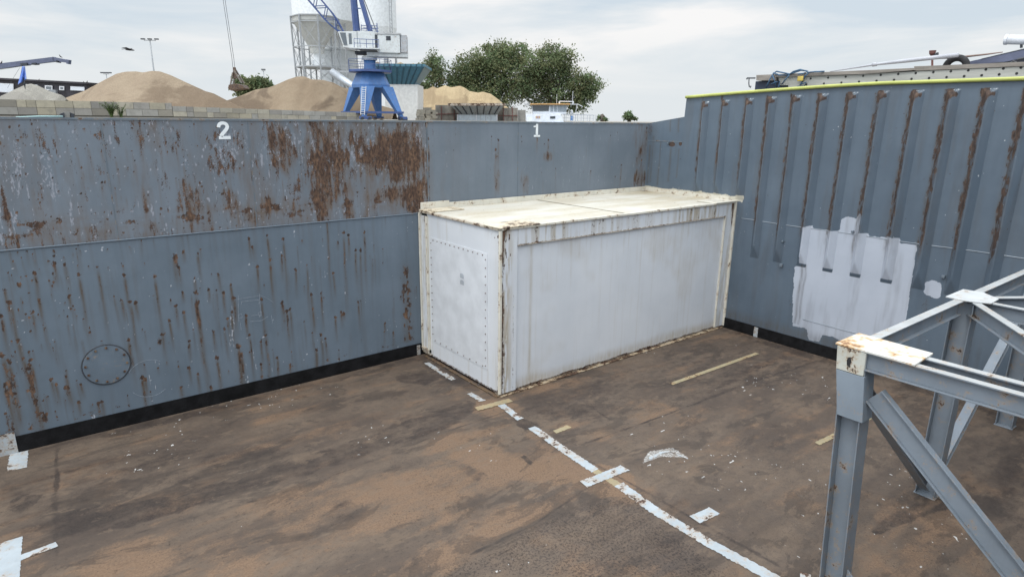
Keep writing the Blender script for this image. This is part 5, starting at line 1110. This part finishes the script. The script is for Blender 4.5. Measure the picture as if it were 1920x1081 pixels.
# ---- weeds on the quay edge
LEAF = plain('weed_green', (.09, .13, .04), .7, .4, 6)
def weed(u, D, h, n_, label):
    base = pt(u, 222, D); base.z = QZ; b = MB(); rr = random.Random(int(u))
    for k in range(n_):
        a = rr.uniform(0, 6.28); l = h*rr.uniform(.5, 1.05); lean = rr.uniform(.15, .75)*h*.8; d = Vector((math.cos(a), math.sin(a), 0)); tip = base+d*lean+Vector((0, 0, l)); midp = base+d*lean*.35+Vector((0, 0, l*.6)); b.tube([base+d*.05, midp, tip], [.02, .015, .005], 4, False)
        for j in range(9):
            t = .3+.7*j/8; p = midp.lerp(tip, (t-.3)/.7) if t > .5 else base.lerp(midp, t*1.6); a2 = rr.uniform(0, 6.28); e = Vector((math.cos(a2), math.sin(a2), rr.uniform(-.2, .5)))*rr.uniform(.10, .22); s2 = Vector((-e.y, e.x, .02)).normalized()*.045; b.add([p, p+e*.5+s2, p+e, p+e*.5-s2], [(0, 1, 2, 3)])
    return tag(b.build('weed_clump', LEAF), label, 'plant', 'weeds on the quay edge')
weed(210, 49.5, 1.15, 46, 'bushy green weed clump before the block wall'); weed(228, 49.8, .95, 16, 'thinner, sparser green weed clump right of the bushy one')

# ---- trees
n = NT('willow_leaves'); r, g, b_, a = n.attr('tone'); at = N(n.t, 'ShaderNodeAttribute', attribute_name='tone').outputs['Color']
col = n.mix(1.0, at, (.145, .185, .105), 'MULTIPLY'); LEAFM = n.done(col, .7, 0, .25)
tr = N(n.t, 'ShaderNodeBsdfTranslucent'); n.L(col, tr.inputs[0]); ms = N(n.t, 'ShaderNodeMixShader'); ms.inputs[0].default_value = .4; n.L(n.b.outputs[0], ms.inputs[1]); n.L(tr.outputs[0], ms.inputs[2]); n.L(ms.outputs[0], n.o.inputs[0])
BARK = plain('grey_brown_bark', (.10, .085, .07), .9, .3, 4)
def tree(u, vbase, D, blobs, label, leaves, size=.36, seed=1, name='willow_tree', grp='trees behind the quay'):
    """blobs: crown lobes (u, v, ru, rv) in photo pixels at distance D; real depth given to each lobe"""
    rs = np.random.RandomState(seed); sc = D/FPX; base = pt(u, 225, D); base.z = QZ-.1; root = thing(name, label, 'tree', tuple(base), grp)
    tk = MB(); fork = base.lerp(pt(u, vbase-25, D), .5); tk.tube([base, fork], [.45*D/150, .34*D/150], 8)
    cs = []
    for (bu, bv, ru, rv) in blobs:
        c = pt(bu, bv, D)+HDv*rs.uniform(-.45, .45)*ru*sc*1.5; cs.append((c, ru*sc, rv*sc)); mid = fork.lerp(c, .5)+Vector((rs.uniform(-.6, .6), rs.uniform(-.6, .6), .3)); tk.tube([fork, mid, c+Vector((0, 0, rv*sc*.5))], [.26*D/150, .15*D/150, .04], 6)
        for k in range(5):
            e = c+Vector((rs.normal()*ru*sc*.6, rs.normal()*ru*sc*.6, rs.normal()*rv*sc*.5)); tk.tube([mid.lerp(c, .6), e], [.08, .02], 4)
    tk.build('trunk', BARK, root, True)
    area = np.array([a_*b2_ for _, a_, b2_ in cs]); prob = area/area.sum(); V = []; F = []; Cc = []
    for (c, ra, rb2), p in zip(cs, prob):
        m = int(leaves*p); ncl = max(8, int(m/48))
        for j in range(ncl):                               # leaf clumps, spread through the lobe but denser near its skin
            d = rs.normal(size=3); d /= np.linalg.norm(d); rad = rs.uniform(.25, 1.06)**.55; cc = np.array(c)+d*np.array([ra, ra*.9, rb2])*rad*(1+.17*rs.normal())
            tone = rs.uniform(.62, 1.25); warm = rs.uniform(.85, 1.25); k = m//ncl; cr0 = rs.uniform(.35, .95)*(ra+rb2)*.15+.2
            pos = cc+rs.normal(size=(k, 3))*cr0*np.array([1, 1, .8]); ax = rs.normal(size=(k, 3)); ax /= np.linalg.norm(ax, axis=1)[:, None]; bx_ = np.cross(ax, rs.normal(size=(k, 3))); bx_ /= np.linalg.norm(bx_, axis=1)[:, None]
            sz = size*rs.uniform(.6, 1.3, size=(k, 1)); q4 = np.stack([pos-ax*sz, pos+bx_*sz*.55, pos+ax*sz, pos-bx_*sz*.55], 1); n0 = len(V)*4
            V.append(q4.reshape(-1, 3)); tt = tone*rs.uniform(.8, 1.2, size=(k, 1)); cl = np.concatenate([tt*warm, tt, tt*.9, np.ones((k, 1))], 1); Cc.append(np.repeat(cl, 4, axis=0))
    V = np.concatenate(V)-np.array(root.location); Cc = np.concatenate(Cc).astype(np.float32); nf = len(V)//4
    me = bpy.data.meshes.new('crown'); me.vertices.add(len(V)); me.vertices.foreach_set('co', V.astype(np.float32).ravel()); me.loops.add(nf*4); me.loops.foreach_set('vertex_index', np.arange(nf*4, dtype=np.int32)); me.polygons.add(nf); me.polygons.foreach_set('loop_start', np.arange(0, nf*4, 4, dtype=np.int32)); me.update(calc_edges=True)
    a_ = me.color_attributes.new('tone', 'FLOAT_COLOR', 'POINT'); a_.data.foreach_set('color', Cc.ravel()); me.materials.append(LEAFM); o = bpy.data.objects.new('crown', me); COL.objects.link(o); o.parent = root
    return root
tree(815, 200, 150, [(812,112,13,14),(806,135,18,18),(830,142,18,18),(800,160,22,20),(835,168,22,20),(818,128,14,16)], 'thin wispy tree directly right of the teal hopper', 5200, .26, 1)
tree(930, 200, 150, [(938,92,18,14),(925,112,32,24),(955,108,24,22),(885,122,26,20),(870,140,24,22),(905,145,34,26),(945,140,34,28),(975,105,16,22),(890,172,40,24),(940,175,38,26),(915,92,12,10),(862,165,20,24)], 'largest willow with the highest crown, behind the golden sand heap', 25000, .26, 2)
tree(1045, 200, 146, [(1035,100,22,14),(1020,118,32,22),(1055,118,24,22),(1000,140,28,24),(1045,148,36,28),(1080,158,26,22),(1100,160,24,20),(1108,172,14,16),(1010,175,36,24),(1060,185,34,20),(1085,190,18,14),(985,160,20,26)], 'broad willow at right of the group, its crown overhanging the moored boat', 23000, .26, 3)
tree(1129, 226, 330, [(1125,222,5,3),(1134,223.5,5,2.5)], 'tiny low far tree just right of the boat railing', 700, .5, 4, 'distant_tree')
tree(1180, 226, 330, [(1180,217,8,6),(1173,220,5,4),(1187,221,6,4)], 'small round far tree alone between boat and bulkhead', 1500, .5, 5, 'distant_tree')
tree(470, 195, 160, [(448,165,12,14),(470,158,14,10),(485,155,14,10),(500,165,10,11),(455,150,6,5),(470,175,20,12)], 'dark tree behind the hanging grab, left of the silos', 6500, .36, 6)
tree(775, 228, 150, [(790,172,16,14),(776,180,14,14)], 'low leafy tree partly hidden by the teal hopper', 2500, .34, 7)

# ================================================================== ON THE DECK BEHIND THE BULKHEAD
BEAMW = plain('weathered_pale_plank', (.40, .40, .37), .75, .15, 2, vec=(2, .4, 4)); TIMB = plain('grey_brown_timber', (.25, .225, .20), .85, .25, 5, vec=(3, .4, 3))
XB = -.8
def ob(u, v, x=XB): return on(0, x, u, v)
def beam_poly(mb, uv, x0, th): mb.prism([on(0, x0, u, v) for u, v in uv], (-th, 0, 0)); return mb
pb = thing('perforated_plank', 'long pale plank stack with two rows of round holes behind the yellow edge', 'plank', tuple(on(0, XB, 1600, 150)))
beam_poly(MB(), [(1459,143.5),(1633,138),(1760,132),(1990,121.5),(1990,146),(1760,153),(1633,159.5),(1500,166),(1478,166),(1478,160),(1462,160)], XB, .30).build('face_board', BEAMW, pb)
for k, u in enumerate(range(1520, 1925, 31)):
    uu = u+(u-1520)*.06
    for dv, du in ((0, 0), (11, -8)):
        p = on(0, XB, uu+du, 147.5-(uu-1520)*.052+dv); MB().tube([(XB-.01, p.y, p.z), (XB+.004, p.y, p.z)], .020, 10).build('hole', BLACKR, pb)
tb_ = thing('timber_beam', 'weathered grey timber lying along the top of the perforated plank', 'timber', tuple(on(0, -.75, 1600, 135)))
beam_poly(MB(), [(1418,141),(1633,131.5),(1715,127.5),(1716,131.5),(1633,138),(1455,145),(1455,151),(1418,151)], -.76, .34).build('beam', TIMB, tb_)
beam_poly(MB(), [(1714,124.5),(1770,122.5),(1990,113),(1990,121),(1760,131),(1714,133)], -.78, .34).build('beam', TIMB, tb_)
for o_ in (pb, tb_): pass
sup = thing('deck_box', 'dark blue box under the left end of the timber beam', 'box', tuple(on(0, -.85, 1440, 160))[:2]+(4.68,))
p0 = on(0, -.85, 1416, 152); p1 = on(0, -.85, 1477, 150); MB().box((-.86, p0.y, 4.68), (-1.3, p1.y, p0.z-.005)).build('box_body', plain('dark_navy_box', (.035, .05, .085), .5, .2), sup, bevel=.01)
p1 = on(0, -.8, 1990, 150); MB().box((-1.02, p0.y+1.2, 4.68), (-1.1, p1.y, on(0, XB, 1500, 160).z-.12)).build('support', DARKM, sup)
hk = thing('steel_hook', 'small dark steel hook dangling at the left end of the timber beam', 'hook', tuple(on(0, -.7, 1404, 150)))
b = MB(); b.tube([on(0,-.7,1416,146.5), on(0,-.7,1401,146.5), on(0,-.7,1400,149)], .016, 6); b.tube([on(0,-.7,1404.5,147), on(0,-.7,1404,157), on(0,-.7,1405,163), on(0,-.7,1407,164.5), on(0,-.7,1408,161)], .012, 6); b.build('hook_bar', DARKM, hk, True)
ROPE = plain('blue_rope', (.06, .12, .20), .8, .3, 20); ropeT = thing('blue_rope', 'tangled blue rope draped over the left end of the plank stack', 'rope', tuple(on(0, -.7, 1480, 140)))
for L in [[(1436,166),(1443,150),(1450,138),(1456,134),(1466,136),(1480,139),(1490,136),(1502,132),(1512,133),(1516,137),(1510,142),(1506,150),(1500,160)],[(1448,140),(1452,150),(1456,165)],[(1450,137),(1462,141),(1478,141),(1488,134),(1500,130.5),(1515,134),(1506,138),(1496,139)],[(1446,158),(1456,154),(1462,152),(1460,163)],[(1514,136),(1530,134.5),(1546,134)],[(1502,158),(1512,154),(1508,162),(1494,163)],[(1480,141),(1472,150),(1466,158)]]:
    MB().tube([on(0, -.72+.05*math.sin(i*2.1), u, v) for i, (u, v) in enumerate(L)], .014, 6).build('strand', ROPE, ropeT, True)
YB = plain('yellow_float', (.55, .42, .10), .6); tag(MB().box(tuple(on(0,-.70,1498,143)-Vector((.04, .03, 0))), tuple(on(0,-.70,1502,152)+Vector((0, .03, 0)))).build('yellow_block', YB, None, bevel=.01), 'small yellow block held in the blue rope tangle', 'block')
b = MB(); b.tube([on(0,-1.0,1556,134.5), on(0,-1.0,1640,121), on(0,-1.0,1700,114), on(0,-1.0,1797,103.2)], [.008, .022, .034, .036], 8); b.tube([on(0,-1.0,1636,121.6), on(0,-1.0,1644,120.4)], .035, 8)
tag(b.build('boathook_pole', plain('grey_pole', (.40, .41, .45), .45, .1), None, True), 'long tapering pale grey pole slanting above the timber', 'pole')
b = MB(); b.tube([on(0,-1.3,1740,110), on(0,-1.3,1800,107.5), on(0,-1.3,1850,102), on(0,-1.3,1880,98)], [.02, .02, .014, .008], 6); tag(b.build('boathook_pole', plain('brown_pole', (.19, .13, .11), .7, .1), None, True), 'thin brown stick behind the pale grey pole', 'pole')
rt = thing('rusty_fitting', 'small rusty lamp bracket standing above the grey pole', 'bracket', tuple(on(0,-1.6,1748,118)))
b = MB(); b.tube([on(0,-1.6,1748,135), on(0,-1.6,1748,104)], .018, 6); b.build('post', RR, rt); b = MB(); b.tube([on(0,-1.6,1748,105), on(0,-1.6,1748,101), on(0,-1.6,1749,95)], [.02, .05, .06], 8); b.build('head', RR, rt); b = MB(); b.bar(on(0,-1.6,1749,103), on(0,-1.6,1758,103), .03); b.bar(on(0,-1.6,1757,104), on(0,-1.6,1757,99), .04); b.build('bracket', DARKM, rt)
tc_ = on(0, -1.15, 1792, 127); b = MB(); b.tube([(tc_.x, tc_.y+.155*math.cos(t), tc_.z+.155*math.sin(t)) for t in np.linspace(0, 2*math.pi, 41)], .055, 10, False); tag(b.build('rubber_tyre', BLACKR, None, True), 'black rubber tyre standing half hidden behind the timber', 'tyre')
cv = thing('loading_ramp', 'dark tapering steel ramp rising to the right picture edge', 'ramp', tuple(on(0,-1.4,1900,110)))
beam_poly(MB(), [(1806,118),(1915,94),(1990,78),(1990,98),(1918,109),(1885,116),(1820,121.5)], -1.4, .5).build('ramp_side', NAVY, cv)
beam_poly(MB(), [(1840,110.2),(1915,93),(1990,77),(1990,76),(1915,92)], -1.39, .52).build('ramp_edge', MASTM, cv)
b = MB(); b.tube([on(0,-1.1,1893,119), on(0,-1.1,1900,115), on(0,-1.1,1906,117)], .014, 5); b.tube([on(0,-1.1,1908,112), on(0,-1.1,1925,108)], .02, 5); b.build('latch', DARKM, cv)
wp = thing('white_pipe', 'thick white pipe end with open rim at the right picture edge', 'pipe', tuple(on(0,-2.2,1920,80)))
a0, a1 = on(0,-2.2,1886,74.5), on(0,-2.2,1990,76); b = MB(); b.tube([a0, a1], .078, 20); b.build('pipe', WHT, wp, True); d = (a1-a0).normalized()
MB().tube([a0-d*.01, a0+d*.03], .086, 20).build('rim', WHT, wp); MB().tube([on(0,-2.2,1915,81), on(0,-2.2,1915,90)], .02, 6).build('stay', DARKM, wp); MB().bar((-2.2, on(0,-2.2,1985,80).y, 4.68), on(0,-2.2,1985,79), .08).build('stand', DARKM, wp)
